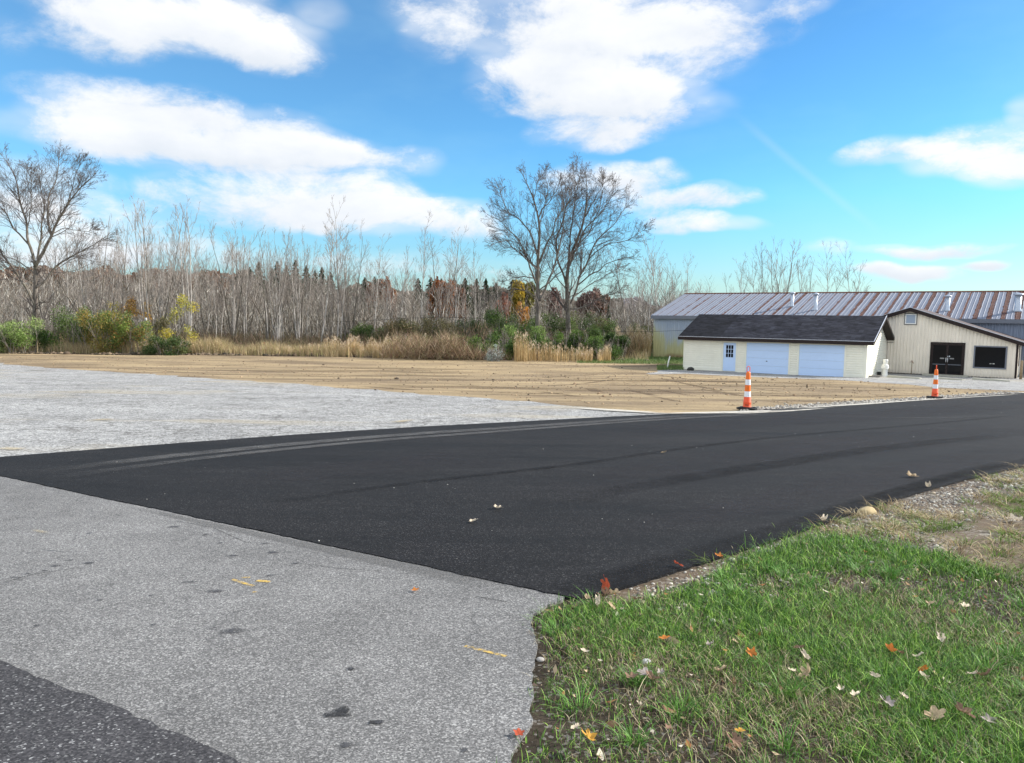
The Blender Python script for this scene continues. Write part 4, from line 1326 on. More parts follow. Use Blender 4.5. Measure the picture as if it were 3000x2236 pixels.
for s in (0, 1):
    xa = ovh * 1.1 if not s else XL - ovh * 1.1
    za = roofz(0) - slope * ovh * 1.1 + .02
    mb.prism([(xa, za + .04), (SX, SP - .12), (SX, SP - .08), (xa, za + .08)], -.30, SD + .01, 'y')
srf = mb.build('roof', material('brown_metal_roof', grime((0.10, 0.075, 0.07), .2, 3), rough=.7), shop)
mb = MB()
for s in (0, 1):
    xa = ovh * 1.15 if not s else XL - ovh * 1.15
    za = roofz(0) - slope * ovh * 1.15 + .02
    mb.prism([(xa, za + .101), (SX, SP - .059), (SX, SP - .035), (xa, za + .125)], -.345, -.27, 'y')
mb.build('drip_edge', M['drip'], srf)
mb = MB()
for s in (0, 1):
    xa = ovh * 1.15 if not s else XL - ovh * 1.15
    za = roofz(0) - slope * ovh * 1.15 + .02
    mb.prism([(xa, za - .16), (SX, SP - .33), (SX, SP - .06), (xa, za + .10)], -.335, -.303, 'y')
mb.box((ovh * 1.1 + .002, -.33, roofz(0) - slope * ovh - .14), (ovh * 1.1 + .03, SD, roofz(0) - slope * ovh + .11))
mb.build('fascia', M['brown'], srf)
mb = MB()
mb.box((-.085, -.04, -.05), (.035, -.0005, roofz(0) - .02)); mb.box((.001, .0, -.05), (.035, .16, roofz(0) - .06))
mb.box((XL + .1, -.028, -.12), (d0 - .05, -.002, .02)); mb.box((d1 + .05, -.028, -.12), (-.09, -.002, .02))
mb.build('corner_trim', M['brown'], shop)
# double doors
mb = MB()
mb.box((d0, -.07, -.02), (d0 + .11, .0, DZ)); mb.box((d1 - .11, -.07, -.02), (d1, .0, DZ)); mb.box((d0 + .111, -.07, DZ - .10), (d1 - .111, .0, DZ))
mb.build('door_frame', M['brown'], shop, bevel=.004)
mid = (d0 + d1) / 2
for s, (a, b) in enumerate(((d0 + .115, mid - .004), (mid + .004, d1 - .115))):
    mb = MB()
    mb.box((a, -.05, .02), (a + .07, -.012, DZ - .11)); mb.box((b - .07, -.05, .02), (b, -.012, DZ - .11))
    mb.box((a + .071, -.05, DZ - .2), (b - .071, -.012, DZ - .11)); mb.box((a + .071, -.05, .02), (b - .071, -.012, .14))
    dd = mb.build('glass_door', M['brown'], shop)
    mb = MB(); mb.box((a + .065, -.035, .13), (b - .065, -.02, DZ - .19)); mb.build('pane', M['glass'], dd)
    mb = MB(); mb.box((a + .073, -.058, .74), (b - .073, -.038, .78)); mb.build('push_bar', M['grey_trim'], dd)
    hx = b - .05 if s == 0 else a + .05
    mb = MB(); mb.tube([(hx, -.05, .93), (hx, -.10, .95), (hx, -.10, 1.22), (hx, -.05, 1.24)], .022, 8); mb.build('handle', M['steel'], dd)
    mb = MB(); sx = (b - .42) if s == 0 else (a + .16); mb.box((sx, -.039, 1.14), (sx + .26, -.0355, 1.22)); mb.build('sticker', material('grey_sticker', (0.3, 0.3, 0.3)), dd)
    if s == 1:
        mb = MB(); mb.box((a + .02, -.068, 1.30), (a + .07, -.052, 1.36)); mb.box((a + .11, -.040, 1.29), (a + .17, -.0352, 1.38)); mb.build('lock', M['steel'], dd)
# big window
def framed_window(x0, x1, z0, z1, fw, fm, parent, name='window', inner=None):
    mb = MB()
    mb.box((x0, -.06, z0), (x0 + fw, -.001, z1)); mb.box((x1 - fw, -.06, z0), (x1, -.001, z1))
    mb.box((x0 + fw + .0005, -.06, z1 - fw), (x1 - fw - .0005, -.001, z1)); mb.box((x0 + fw + .0005, -.06, z0), (x1 - fw - .0005, -.001, z0 + fw))
    o = mb.build(name, fm, parent, bevel=.004)
    return o
wo = framed_window(w0.x, w1.x, wz0_, wz1_, .085, M['grey_trim'], shop)
mb = MB(); mb.box((w0.x + .08, -.03, wz0_ + .08), (w1.x - .08, -.012, wz1_ - .08)); mb.build('pane', M['glass'], wo)
mb = MB(); wc = (w0.x * .42 + w1.x * .58); mb.box((wc - .15, -.034, wz0_ + .33), (wc - .04, -.0305, wz0_ + .36)); mb.build('window_sticker', M['white_paint'], wo); mb = MB(); mb.box((wc + .02, -.034, wz0_ + .325), (wc + .13, -.0305, wz0_ + .365))
mb.build('window_sticker', M['white_paint'], wo)
uo = framed_window(u0.x, u1.x, u1.z, u0.z, .035, M['brown'], shop, 'gable_window')
mb = MB()
a, b, c_, d_ = u0.x + .04, u1.x - .04, u1.z + .04, u0.z - .04
mb.box((a, -.05, c_), (a + .07, -.002, d_)); mb.box((b - .07, -.05, c_), (b, -.002, d_)); mb.box((a + .071, -.05, c_), (b - .071, -.002, c_ + .07)); mb.box((a + .071, -.05, d_ - .07), (b - .071, -.002, d_))
mb.build('sash', M['white_paint'], uo)
def m_skyglass(nt):
    return dict(color=(0.30, 0.36, 0.46), rough=.08)
mb = MB(); mb.box((a + .065, -.02, c_ + .065), (b - .065, -.004, d_ - .065)); mb.build('pane', material('pale_glass', m_skyglass, rough=.08, spec=.8), uo)
mb = MB(); mb.box((.003, 2.0, .75), (.05, 3.1, 2.15)); mb.build('side_window', M['brown'], shop)

# ------------------------------------------------------------------ long metal shed
D0 = hit(1912, 1046); D = Frame(D0)
# ground is flat here
DL, DWd, DH = 44.0, 15.6, 4.05
zr = D.loc(on_plane(1985, 861, D.world(0, DWd / 2), AY)).z
DRr = zr
shed = empty('metal_shed', D0, -TH)
tag(shed, 'long metal shed with a rust-striped roof behind the garage', 'shed')
mb = MB()
pitch = .20; k = 0
xs = np.arange(0, DL, pitch)
for i, x in enumerate(xs):
    x2 = min(x + pitch, DL)
    mb.add([(x, 0, -.1), (x + .07, 0, -.1), (x + .095, -.035, -.1), (x + .175, -.035, -.1), (x2, 0, -.1),
            (x, 0, DH - .05), (x + .07, 0, DH - .05), (x + .095, -.035, DH - .05), (x + .175, -.035, DH - .05), (x2, 0, DH - .05)],
           [(j, j + 1, j + 6, j + 5) for j in range(4)])
mb.add([(0, 0, -.1), (0, DWd, -.1), (0, DWd, DH), (0, DWd / 2, DRr - .1), (0, 0, DH)], [(0, 1, 2, 3, 4)])
mb.add([(DL, 0, -.1), (DL, DWd, -.1), (DL, DWd, DH), (DL, DWd / 2, DRr - .1), (DL, 0, DH)], [(0, 1, 2, 3, 4)])
mb.add([(0, DWd, -.1), (DL, DWd, -.1), (DL, DWd, DH), (0, DWd, DH)], [(0, 1, 2, 3)])
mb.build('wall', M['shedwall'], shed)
rs = (DRr - DH) / (DWd / 2)
mb = MB()
gable_roof(mb, -.15, DL + .15, -.30, DWd + .30, DH - rs * .3 + .02, DWd / 2, DRr - .04, .04)
x = 0.05
while x < DL:
    big = .03
    for ya, yb in ((-.31, DWd / 2),):
        za = DH - rs * .31 + .06; zb = DRr - .0
        mb.prism([(x - .035, 0), (x + .035, 0), (x + .014, .028), (x - .014, .028)], 0, 1, 'y')
        nvv = mb.v[-8:]
        mb.v[-8:] = [(vx, ya + (yb - ya) * vy, za + (zb - za) * vy + vz) for vx, vy, vz in nvv]
    x += .30
drf = mb.build('roof', M['shedroof'], shed)
mb = MB()
mb.box((-.17, -.34, DH - rs * .3 - .26), (DL + .17, -.312, DH - rs * .3 + .05))
for x in (-.185, DL + .152):
    mb.prism([(-.31, DH - rs * .3 - .12), (DWd / 2, DRr - .22), (DWd / 2, DRr + .02), (-.31, DH - rs * .3 + .07)], x, x + .03, 'x')
    mb.prism([(DWd + .31, DH - rs * .3 - .12), (DWd / 2, DRr - .22), (DWd / 2, DRr + .02), (DWd + .31, DH - rs * .3 + .07)], x, x + .03, 'x')
mb.build('fascia', M['grey_trim'], drf)
mb = MB()
mb.prism([(DWd / 2 - .2, DRr - .02), (DWd / 2 + .2, DRr - .02), (DWd / 2 + .05, DRr + .07), (DWd / 2 - .05, DRr + .07)], -.16, DL + .16, 'x')
mb.build('ridge_cap', M['rustmetal'], drf)
rn = (AY * (-rs) + Vector((0, 0, 1))).normalized()
rp = D.world(0, 0, DH + .03)
for i, (bx, by, ty, r, kind) in enumerate([(2320, 898, 857, .15, 0), (2389, 909, 860, .15, 1), (2775, 911, 866, .16, 0), (2981, 912, 861, .22, 2)]):
    b = D.loc(on_plane(bx, by, rp, rn)); tz = D.loc(on_plane(bx + 1, ty, D.world(0, b.y), AY)).z
    h = tz - b.z
    mb = MB()
    prof = [(r * 1.35, -.12), (r * 1.25, .06), (r * 1.02, .2), (r, .22), (r, h * .92)]
    mb.lathe(prof, 20, c=(b.x, b.y, b.z))
    p = mb.build('flue_pipe', M['zinc'], drf)
    mb = MB()
    mb.lathe([(r * 1.0, h * .90), (r * 1.6, h * .93), (r * 1.6, h * .98), (r * .3, h * 1.05)], 20, c=(b.x, b.y, b.z))
    mb.build('cap', M['zinc'], p)

# ------------------------------------------------------------------ things round the buildings
def timber(a, b, label, w=.16, h=.14, cat='parking block', mat=None):
    A_ = hit(*a); B_ = hit(*b); d = (B_ - A_); L = Vector((d.x, d.y)).length
    mb = MB()
    mb.prism([(-w, 0), (w, 0), (w * .7, h), (-w * .7, h)], 0, L, 'x')
    o = mb.build('parking_block', mat or M['concrete'], None, bevel=.01)
    o.location = A_ + Vector((0, 0, .006)); o.rotation_euler = (0, 0, math.atan2(d.y, d.x))
    tag(o, label, cat, 'low blocks in front of the metal building'); return o
timber((2601, 1106), (2697, 1111), 'pale low block nearest the white statue')
timber((2741, 1111), (2822, 1115), 'pale low block in front of the glass double doors')
timber((2853, 1113), (2903, 1116), 'grey low block under the left half of the large window')
timber((2906, 1116.2), (2953, 1119), 'grey low block under the right half of the large window')
# doorstep
mb = MB(); mb.box((d0 - .3, -1.0, -.04), (d1 + .3, -.08, .06))
o = mb.build('doorstep', M['concrete'], None, bevel=.01); o.location = S0 + Vector((0, 0, 0.006)); o.rotation_euler = (0, 0, -TH)
tag(o, 'flat concrete step below the glass double doors', 'step')
# wooden post by the right corner
p = hit(2990, 1112)
mb = MB(); mb.lathe([(.085, -.1), (.08, 1.22), (.06, 1.25)], 14); o = mb.build('wooden_post', M['old_wood']); o.location = p
tag(o, 'short wooden post standing at the right corner of the metal building', 'post')
# standpipe
p = S.world(S.front(2671, 1098).x, -.25, 0)
mb = MB(); mb.tube([(0, 0, -.1), (0, 0, .8), (.02, 0, .84), (.1, 0, .80), (.13, 0, .74)], .022, 8); o = mb.build('water_spigot', M['old_wood']); o.location = p
mb = MB(); mb.tube([(.06 * math.cos(a), 0.02, .9 + .045 * math.sin(a)) for a in np.linspace(0, 6.28, 10, endpoint=False)], .012, 6, closed=True)
mb.tube([(0, 0, .83), (0, .01, .9)], .014, 6); mb.tube([(-.1, 0, .83), (-.02, 0, .86), (.04, 0, .85)], .018, 6); mb.build('valve', M['rustmetal'], o)
tag(o, 'thin standing water spigot with a rusty valve against the ribbed wall', 'spigot')
# statue
p = hit(2592, 1103)
def statue():
    st = empty('garden_statue', p, -.5)
    tag(st, 'white garden statue standing in the corner beside the garage', 'statue')
    mb = MB()
    mb.lathe([(.20, .07), (.185, .09), (.165, .20), (.16, .34), (.17, .46), (.19, .56), (.215, .66), (.21, .74), (.17, .80), (.12, .83), (.11, .86), (.135, .90), (.15, .97), (.145, 1.03), (.16, 1.05), (.155, 1.13), (.12, 1.16)], 20)
    mb.v = [(x * (1.0 if z > .8 else 1.0), y * .8, z) for x, y, z in mb.v]
    mb.tube([(-.16, 0, .75), (-.20, -.05, .62), (-.15, -.13, .54), (-.04, -.15, .58)], [.06, .055, .045, .035], 10)
    mb.tube([(.16, 0, .75), (.19, -.05, .60), (.13, -.13, .50), (.03, -.15, .54)], [.06, .055, .045, .035], 10)
    mb.tube([(0, -.10, .98), (0, -.13, .96)], [.03, .015], 8)
    mb.build('figure', M['white_paint'], st)
    mb = MB(); mb.box((-.24, -.2, -.02), (.24, .2, .075)); mb.build('plinth', M['white_paint'], st, bevel=.015)
statue()
p = hit(2575, 1101)
bk = empty('bucket', p); tag(bk, 'small dark bucket with a wire handle left of the white statue', 'bucket')
mb = MB(); mb.lathe([(.10, 0), (.11, .01), (.14, .26), (.15, .27), (.135, .265), (.105, .03), (.0, .03)], 20, cap=False); mb.build('pail', material('dark_pail', grime((.05, .055, .055), .3, 9), rough=.4), bk)
mb = MB(); mb.tube([(.14 * math.cos(a), 0, .26 + .17 * math.sin(a)) for a in np.linspace(0, math.pi, 12)], .007, 6); mb.build('handle', M['zinc'], bk)
p = hit(2557, 1106)
mb = MB()
for k in range(5):
    z = .04 + .05 * (k // 2); a = random.uniform(-.3, .3)
    mb.box((-.45 + .1 * k, -.16 + .12 * (k % 2), z - .03), (.35 + .06 * k, -.06 + .12 * (k % 2), z + .01))
o = mb.build('plank_pile', M['grey_wood'], None, bevel=.006); o.location = p + Vector((0, 0, .02)); o.rotation_euler = (0, 0, -TH + .1)
tag(o, 'small pile of weathered boards at the garage right corner', 'boards')
# tilted white pipe stake by the garage
b = hit(1954, 1080)
mb = MB(); mb.tube([(0, 0, -.1), (.09, .0, .45), (.2, 0, .95)], [.055, .05, .04], 10); o = mb.build('white_stake', M['white_paint']); o.location = b
tag(o, 'leaning white stake in the dirt left of the garage', 'stake')
b = hit(2364, 1137); mb = MB(); mb.box((-.02, -.02, -.05), (.02, .02, .16)); o = mb.build('survey_stake', M['black_rubber'], None, bevel=.004); o.location = b
tag(o, 'tiny dark stake in the dirt in front of the garage doors', 'stake')
b = hit(768, 1037) ; mb = MB(); mb.box((-.03, -.01, -.05), (.03, .01, 1.05)); o = mb.build('survey_stake', material('orange_stake', grime((.7, .16, .05), .15, 9)), None, bevel=.003); o.location = b + Vector((0, .6, 0))
tag(o, 'thin orange stake in the dry grass beyond the dirt field', 'stake')
b = at(429, 1000, 69.5); mb = MB(); mb.box((-.075, -.05, 0), (.075, .05, at(429, 931, 69.5).z + 2.2)); o = mb.build('white_post', M['white_paint'], None, bevel=.01); o.location = (b.x, b.y, -2.2)
tag(o, 'white post in front of the trees right of the yellow-green bush', 'post')
# brush pile with a log
b = hit(478, 1034); by0 = b.y + 1.4
bp = empty('brush_pile', (b.x, by0, -2.2)); tag(bp, 'heap of dead branches with a grey log in the dry grass', 'brush')
mb = MB(); mb.tube([(-.2, -.3, .95), (.2, -.35, 1.02), (1.0, -.3, .96)], [.17, .19, .16], 12); mb.build('log', material('grey_log', grime((.5, .48, .46), .25, 6)), bp)
mb = MB()
for k in range(170):
    x = random.gauss(0, 1.2); a = random.uniform(-.5, .5) + random.choice((0, 3.14)); L = random.uniform(.6, 2.0); z = random.uniform(.05, .8) * max(.15, 1 - abs(x) / 3); r = random.uniform(.012, .045)
    y = random.gauss(0, .4)
    mb.tube([(x, y, z), (x + L * .5 * math.cos(a), y + L * .5 * math.sin(a), z + random.uniform(-.1, .18)), (x + L * math.cos(a), y + L * math.sin(a), max(.02, z + random.uniform(-.35, .25)))], [r, r * .8, r * .4], 5)
mb.build('branches', M['grey_wood'], bp)

# overhead wire seen in front of the shed wall
A_, B_ = at(1560, 950, 60), at(2040, 966, 56)
mb = MB(); pts = [A_ + (B_ - A_) * t + Vector((0, 0, -.35 * math.sin(math.pi * t))) for t in np.linspace(-1.4, 1.05, 30)]
mb.tube(pts, .011, 5); o = mb.build('utility_wire', M['black_rubber']); tag(o, 'thin dark wire hanging in front of the bushes and the shed wall', 'wire')


# ------------------------------------------------------------------ orange channelizer posts
def m_orange(nt):
    c = nt.coord(); n = nt.noise(c, 9, 5, .65)
    return dict(color=nt.mix(nt.maprange(n, .5, .75, 0, .45), (0.85, 0.17, 0.015), (0.5, 0.13, 0.03)))
M['orange'] = material('orange_plastic', m_orange, rough=.45, spec=.4)
M['red_orange'] = material('red_orange_plastic', grime((0.84, 0.10, 0.03), .14, 8), rough=.45, spec=.4)
M['reflective'] = material('reflective_band', grime((0.80, 0.82, 0.86), .08, 12), rough=.4, spec=.4)


def channelizer(loc, rz, label):
    t = empty('traffic_delineator', loc, rz)
    tag(t, label, 'traffic cone', 'orange and white traffic posts along the driveway')
    k = .971e-3
    def rad(z): return .100 - (.100 - .056) * (z - .05) / .97
    mb = MB(); mb.lathe([(rad(.34) , .34), (rad(.5), .5), (rad(.8), .8), (rad(.99), .99), (.045, 1.02), (.03, 1.035)], 28)
    mb.build('post', M['orange'], t)
    for a, b in ((.345, .495), (.67, .82)):
        mb = MB(); mb.lathe([(rad(a) + .003, a), (rad(b) + .003, b)], 28, cap=False); mb.build('reflective_band', M['reflective'], t)
    mb = MB(); mb.lathe([(.112, .045), (.112, .08), (.104, .09), (.103, .18), (.106, .19), (.100, .20), (.092, .335), (.088, .342)], 28); cb = mb.build('collar', M['red_orange'], t)
    # handle loop
    mb = MB(); pts = [(-.035, 0, 1.03), (-.042, 0, 1.05), (-.042, 0, 1.14), (-.03, 0, 1.165), (0, 0, 1.175), (.03, 0, 1.165), (.042, 0, 1.14), (.042, 0, 1.05), (.035, 0, 1.03)]
    mb.tube(pts, .011, 8, closed=True); mb.build('handle', M['red_orange'], t)
    # heavy black base, eight sided
    mb = MB()
    oct_ = [(.28 * math.cos(math.pi / 8 + i * math.pi / 4), .28 * math.sin(math.pi / 8 + i * math.pi / 4)) for i in range(8)]
    mb.prism(oct_, 0, .045, 'z')
    mb.lathe([(.15, .046), (.14, .065), (.115, .07)], 20)
    for i in range(4):
        a = i * math.pi / 2; mb.box((.2 * math.cos(a) - .04, .2 * math.sin(a) - .04, .046), (.2 * math.cos(a) + .04, .2 * math.sin(a) + .04, .06))
    mb.build('rubber_base', M['black_rubber'], t, bevel=.006)
    # small worn lettering low on the collar (unreadable in the photo: a few dark strokes)
    mb = MB(); rr = .1055
    ang0 = -math.pi / 2 - rz - .35 - .5
    xs_ = [0, .05, .09, .14, .18, .27, .31, .35, .40, .44, .48]
    for j, da in enumerate(xs_):
        a = ang0 + da * 1.7; hh = .022 if j in (0, 5) else .014
        for q in (0, .03):
            ca, sa = math.cos(a + q * 1.2), math.sin(a + q * 1.2)
            mb.box((0, 0, 0), (.004, .006, hh))
            vv = mb.v[-8:]; mb.v[-8:] = [((rr + x_) * ca - y_ * sa, (rr + x_) * sa + y_ * ca, .118 + z_) for x_, y_, z_ in vv]
    mb.build('lettering', M['black_rubber'], cb)
    return t
c1 = hit(2188, 1203); c1.z += .036
c2 = hit(2738, 1169); c2.z += .036
channelizer(c1, .15, 'nearer orange and white post on a black base in front of the garage')
channelizer(c2, .95, 'farther orange and white post in front of the glass doors')


# ------------------------------------------------------------------ trees
def norm(a): return a / (np.linalg.norm(a, axis=-1, keepdims=True) + 1e-9)


def grow(start, dirs, length, rad, m, wander, up, tip=.35, rng=RNG):
    n = len(start)
    P = np.zeros((n, m, 3)); D_ = np.zeros((n, m, 3)); P[:, 0] = start; d = norm(dirs); D_[:, 0] = d
    for i in range(1, m):
        d = norm(d + rng.normal(0, wander, (n, 3)) + np.array([0, 0, up]))
        P[:, i] = P[:, i - 1] + d * (length / (m - 1))[:, None]; D_[:, i] = d
    t = np.linspace(0, 1, m)
    Rr = rad[:, None] * (1 - (1 - tip) * t)[None]
    return P, D_, Rr


def spawn(P, D_, Rr, L, c, tmin, ang, ratio, rratio=.55, rng=RNG, tmax=1.0, rmin=.008, taper=.55):
    n, m, _ = P.shape
    if np.isscalar(c): cnt = np.full(n, c)
    else: cnt = np.asarray(c)
    idx = np.repeat(np.arange(n), cnt); k = len(idx)
    t = tmin + (tmax - tmin) * rng.random(k) ** .9
    f = t * (m - 1); i0 = np.minimum(f.astype(int), m - 2); fr = (f - i0)[:, None]
    pos = P[idx, i0] * (1 - fr) + P[idx, i0 + 1] * fr
    d = D_[idx, i0 + 1]
    r = Rr[idx, i0] * (1 - fr[:, 0]) + Rr[idx, i0 + 1] * fr[:, 0]
    a = norm(np.cross(d, rng.normal(0, 1, (k, 3))))
    th = np.radians(rng.normal(ang, ang * .22, k))[:, None]
    nd = d * np.cos(th) + a * np.sin(th)
    ln = L[idx] * ratio * (1 - taper * t) * rng.uniform(.65, 1.3, k)
    return pos, nd, ln, np.maximum(r * rratio, rmin)


def tubes_np(P, Rr, k=3):
    n, m, _ = P.shape
    d = norm(P[:, -1] - P[:, 0])
    ref = np.where(np.abs(d[:, 2:3]) < .9, np.array([[0, 0, 1.0]]), np.array([[1.0, 0, 0]]))
    a = norm(np.cross(d, ref)); b = np.cross(d, a)
    ang = np.arange(k) * 2 * np.pi / k
    off = a[:, None, None] * np.cos(ang)[None, None, :, None] + b[:, None, None] * np.sin(ang)[None, None, :, None]
    V = P[:, :, None, :] + off * Rr[:, :, None, None]
    V = V.reshape(-1, 3)
    base = (np.arange(n) * m * k)[:, None, None]; i = np.arange(m - 1)[None, :, None] * k; j = np.arange(k)[None, None, :]; j2 = (j + 1) % k
    F = np.stack([base + i + j, base + i + j2, base + i + k + j2, base + i + k + j], -1).reshape(-1, 4)
    return V, F


def merge(parts):
    V = []; F = []; o = 0
    for v, f in parts:
        V.append(v); F.append(f + o); o += len(v)
    return np.concatenate(V), np.concatenate(F)


def resample(pts, m):
    pts = np.array(pts, float); L = np.concatenate([[0], np.cumsum(np.linalg.norm(np.diff(pts, axis=0), axis=1))])
    t = np.linspace(0, L[-1], m); P = np.stack([np.interp(t, L, pts[:, i]) for i in range(3)], 1)
    Q = P.copy(); Q[1:-1] = (P[:-2] + 2 * P[1:-1] + P[2:]) / 4
    return Q, L[-1]


def big_tree(Y, limbs, base, label, seed, dens=1.15, spread=.9):
    """limbs: (polyline px, r0, r1, depth drift in m); positions become real points around the tree's own depth"""
    rng = np.random.default_rng(seed)
    b = at(base[0], base[1], Y); b = Vector((b.x, Y, -2.2))
    t = empty('bare_tree', b); tag(t, label, 'tree')
    trunk = []; m = 22
    Ps, Ds, Rs, Ls = [], [], [], []
    for li, (pl, r0, r1, drift, y0) in enumerate(limbs):
        n = len(pl); pts = []
        for i, (x, y) in enumerate(pl):
            u = i / (n - 1); q = at(x, y, Y + y0 + drift * u ** 1.1)
            pts.append((q.x - b.x, q.y - b.y, q.z - b.z))
        if li == 0: pts[0] = (0, 0, -.1)
        Q, L = resample(pts, m)
        j = rng.normal(0, 1, Q.shape); kk = np.array([.25, .5, .25])
        for _k in range(2): j = np.stack([np.convolve(np.pad(j[:, q_], 1, mode='edge'), kk, 'valid') for q_ in range(3)], 1)
        Q += j * (.05 + .008 * L) * np.clip(np.arange(m) / 4, 0, 1)[:, None] * (0.3 if li == 0 else 1)
        d = norm(np.gradient(Q, axis=0)); r = np.linspace(r0, r1, m)
        if li == 0: r[0] *= 1.35; r[1] *= 1.1
        Ps.append(Q); Ds.append(d); Rs.append(r); Ls.append(L)
    P = np.array(Ps); D_ = np.array(Ds); Rr = np.array(Rs); L = np.array(Ls)
    V, F = tubes_np(P, Rr, 9)
    link('trunk', mesh_np('trunk', V, F, smooth=True), M['bark'], t)
    tmin = .28
    parts = []
    L0 = np.minimum(L, 9)
    s1 = spawn(P, D_, Rr, L0, np.where(np.arange(len(L)) == 0, 4 + (L * .9).astype(int), (L * 2.3 * dens).astype(int) + 6), .2, 36, .45, .40, rng, rmin=.017, taper=.66)
    P1, D1, R1 = grow(*s1, 8, .08, .03, .3, rng); parts.append(tubes_np(P1, R1, 4))
    s2 = spawn(P1, D1, R1, s1[2], 6, .12, 34, .58, .6, rng, rmin=.0115)
    P2_, D2_, R2_ = grow(*s2, 5, .09, .02, .5, rng); parts.append(tubes_np(P2_, R2_, 3))
    s3 = spawn(P2_, D2_, R2_, s2[2], 4, .15, 34, .6, .6, rng, rmin=.0078)
    P3, D3, R3 = grow(*s3, 4, .10, .05, .6, rng); parts.append(tubes_np(P3, R3, 3))
    s4 = spawn(P3, D3, R3, s3[2], 2, .3, 34, .6, .8, rng, rmin=.007)
    P4, D4, R4 = grow(*s4, 3, .14, .05, .6, rng); parts.append(tubes_np(P4, R4, 3))
    V, F = merge(parts)
    link('branches', mesh_np('branches', V, F, smooth=True), M['twig'], t)
    return t


LT = [([(103, 1000), (102, 950), (103.5, 890), (105, 836), (103.5, 778)], .27, .17, .2, 0),
      ([(100, 890), (73, 840), (47, 800), (22, 767), (-5, 725), (-40, 690), (-70, 640)], .13, .03, -2, 0),
      ([(109, 841), (138, 818), (156, 792), (203, 756), (247, 731), (291, 705), (325, 684)], .12, .02, 2, 0),
      ([(105, 778), (134, 727), (149, 687), (174, 651), (196, 603), (218, 563), (247, 534), (278, 503)], .16, .02, -1.5, 0),
      ([(149, 687), (138, 633), (142, 582), (160, 538), (167, 494), (172, 440)], .10, .015, 1, -.5),
      ([(103, 778), (87, 720), (80, 669), (65, 618), (54, 563), (44, 524), (22, 473), (2, 450)], .14, .015, 1.5, 0),
      ([(106, 790), (116, 712), (127, 654), (134, 603), (116, 545), (103, 491)], .11, .015, 2.5, 0),
      ([(87, 720), (44, 672), (14, 618), (-22, 582), (-60, 540)], .08, .02, -2, .5),
      ([(101, 800), (60, 770), (20, 750), (-30, 700)], .06, .015, 3, 0),
      ([(196, 603), (215, 540), (232, 480), (250, 462)], .05, .01, -1, -1),
      ([(149, 687), (190, 670), (240, 678), (300, 675)], .05, .01, 2, -.5),
      ([(113, 887), (140, 885), (175, 893)], .045, .012, 0, 0),
      ([(80, 669), (95, 600), (88, 540), (76, 480)], .05, .01, -2, 1)]
big_tree(71, LT, (103, 1000), 'large spreading bare tree at the left edge of the picture', 11)
T1 = [([(1573, 1010), (1575, 960), (1576, 899), (1576, 833), (1576, 766), (1580, 666), (1578, 636), (1563, 583), (1543, 543), (1526, 497)], .30, .02, .5, 0),
      ([(1578, 640), (1592, 605), (1606, 593), (1630, 560), (1640, 520)], .07, .015, 1, .3),
      ([(1570, 830), (1546, 760), (1526, 710), (1500, 683), (1467, 650), (1427, 633)], .10, .015, -2, 0),
      ([(1574, 740), (1553, 683), (1526, 650), (1493, 623), (1467, 567), (1453, 540)], .09, .015, 2, .2),
      ([(1582, 880), (1606, 833), (1630, 766), (1640, 716), (1650, 650), (1663, 593), (1693, 550)], .12, .015, 1.5, 0),
      ([(1578, 770), (1590, 740), (1613, 690), (1646, 623), (1676, 570), (1700, 517)], .09, .012, -1.5, .2),
      ([(1566, 816), (1533, 810), (1500, 813), (1475, 828)], .06, .012, -1, 0),
      ([(1572, 872), (1540, 850), (1500, 846), (1453, 862), (1420, 886)], .07, .012, 2, 0),
      ([(1578, 680), (1590, 620), (1606, 560), (1597, 495)], .06, .01, -1, .3),
      ([(1574, 790), (1520, 740), (1480, 700), (1440, 720)], .06, .01, -3, 0),
      ([(1563, 583), (1575, 540), (1590, 500)], .04, .01, 1, .4),
      ([(1580, 850), (1640, 800), (1680, 740), (1700, 690)], .07, .012, 3, 0)]
big_tree(75, T1, (1573, 1010), 'left of the two big bare trees standing in the middle', 12)
T2 = [([(1666, 1010), (1665, 960), (1662, 883), (1658, 816), (1666, 766), (1676, 733), (1700, 683), (1713, 636), (1720, 566), (1716, 500)], .31, .02, -.5, 0),
      ([(1672, 890), (1693, 830), (1720, 766), (1753, 700), (1793, 663), (1833, 616), (1856, 583)], .12, .015, 2, 0),
      ([(1690, 838), (1733, 803), (1773, 776), (1820, 760), (1862, 750)], .08, .015, -2, .4),
      ([(1668, 905), (1700, 903), (1733, 890), (1766, 873), (1800, 860), (1843, 833)], .08, .012, 1, 0),
      ([(1658, 830), (1633, 750), (1630, 696), (1653, 636), (1646, 550), (1653, 490)], .12, .015, 1.5, 0),
      ([(1720, 766), (1735, 748), (1776, 716), (1820, 710), (1860, 696), (1895, 668)], .06, .012, -2, .7),
      ([(1663, 790), (1686, 730), (1726, 656), (1766, 623), (1793, 577), (1813, 550)], .10, .015, -2, 0),
      ([(1666, 766), (1670, 690), (1680, 620), (1690, 560), (1700, 520), (1688, 480)], .10, .012, 2, 0),
      ([(1676, 733), (1720, 690), (1750, 620), (1765, 560), (1760, 510)], .07, .012, 3, 0),
      ([(1660, 850), (1620, 800), (1600, 760), (1560, 720)], .06, .012, 3, 0),
      ([(1713, 636), (1740, 590), (1770, 540), (1780, 515)], .05, .01, -1, -.4),
      ([(1680, 870), (1740, 830), (1790, 800), (1830, 790)], .06, .01, 3, 0)]
big_tree(78, T2, (1666, 1010), 'right of the two big bare trees, with a forked mossy trunk', 13, .95)


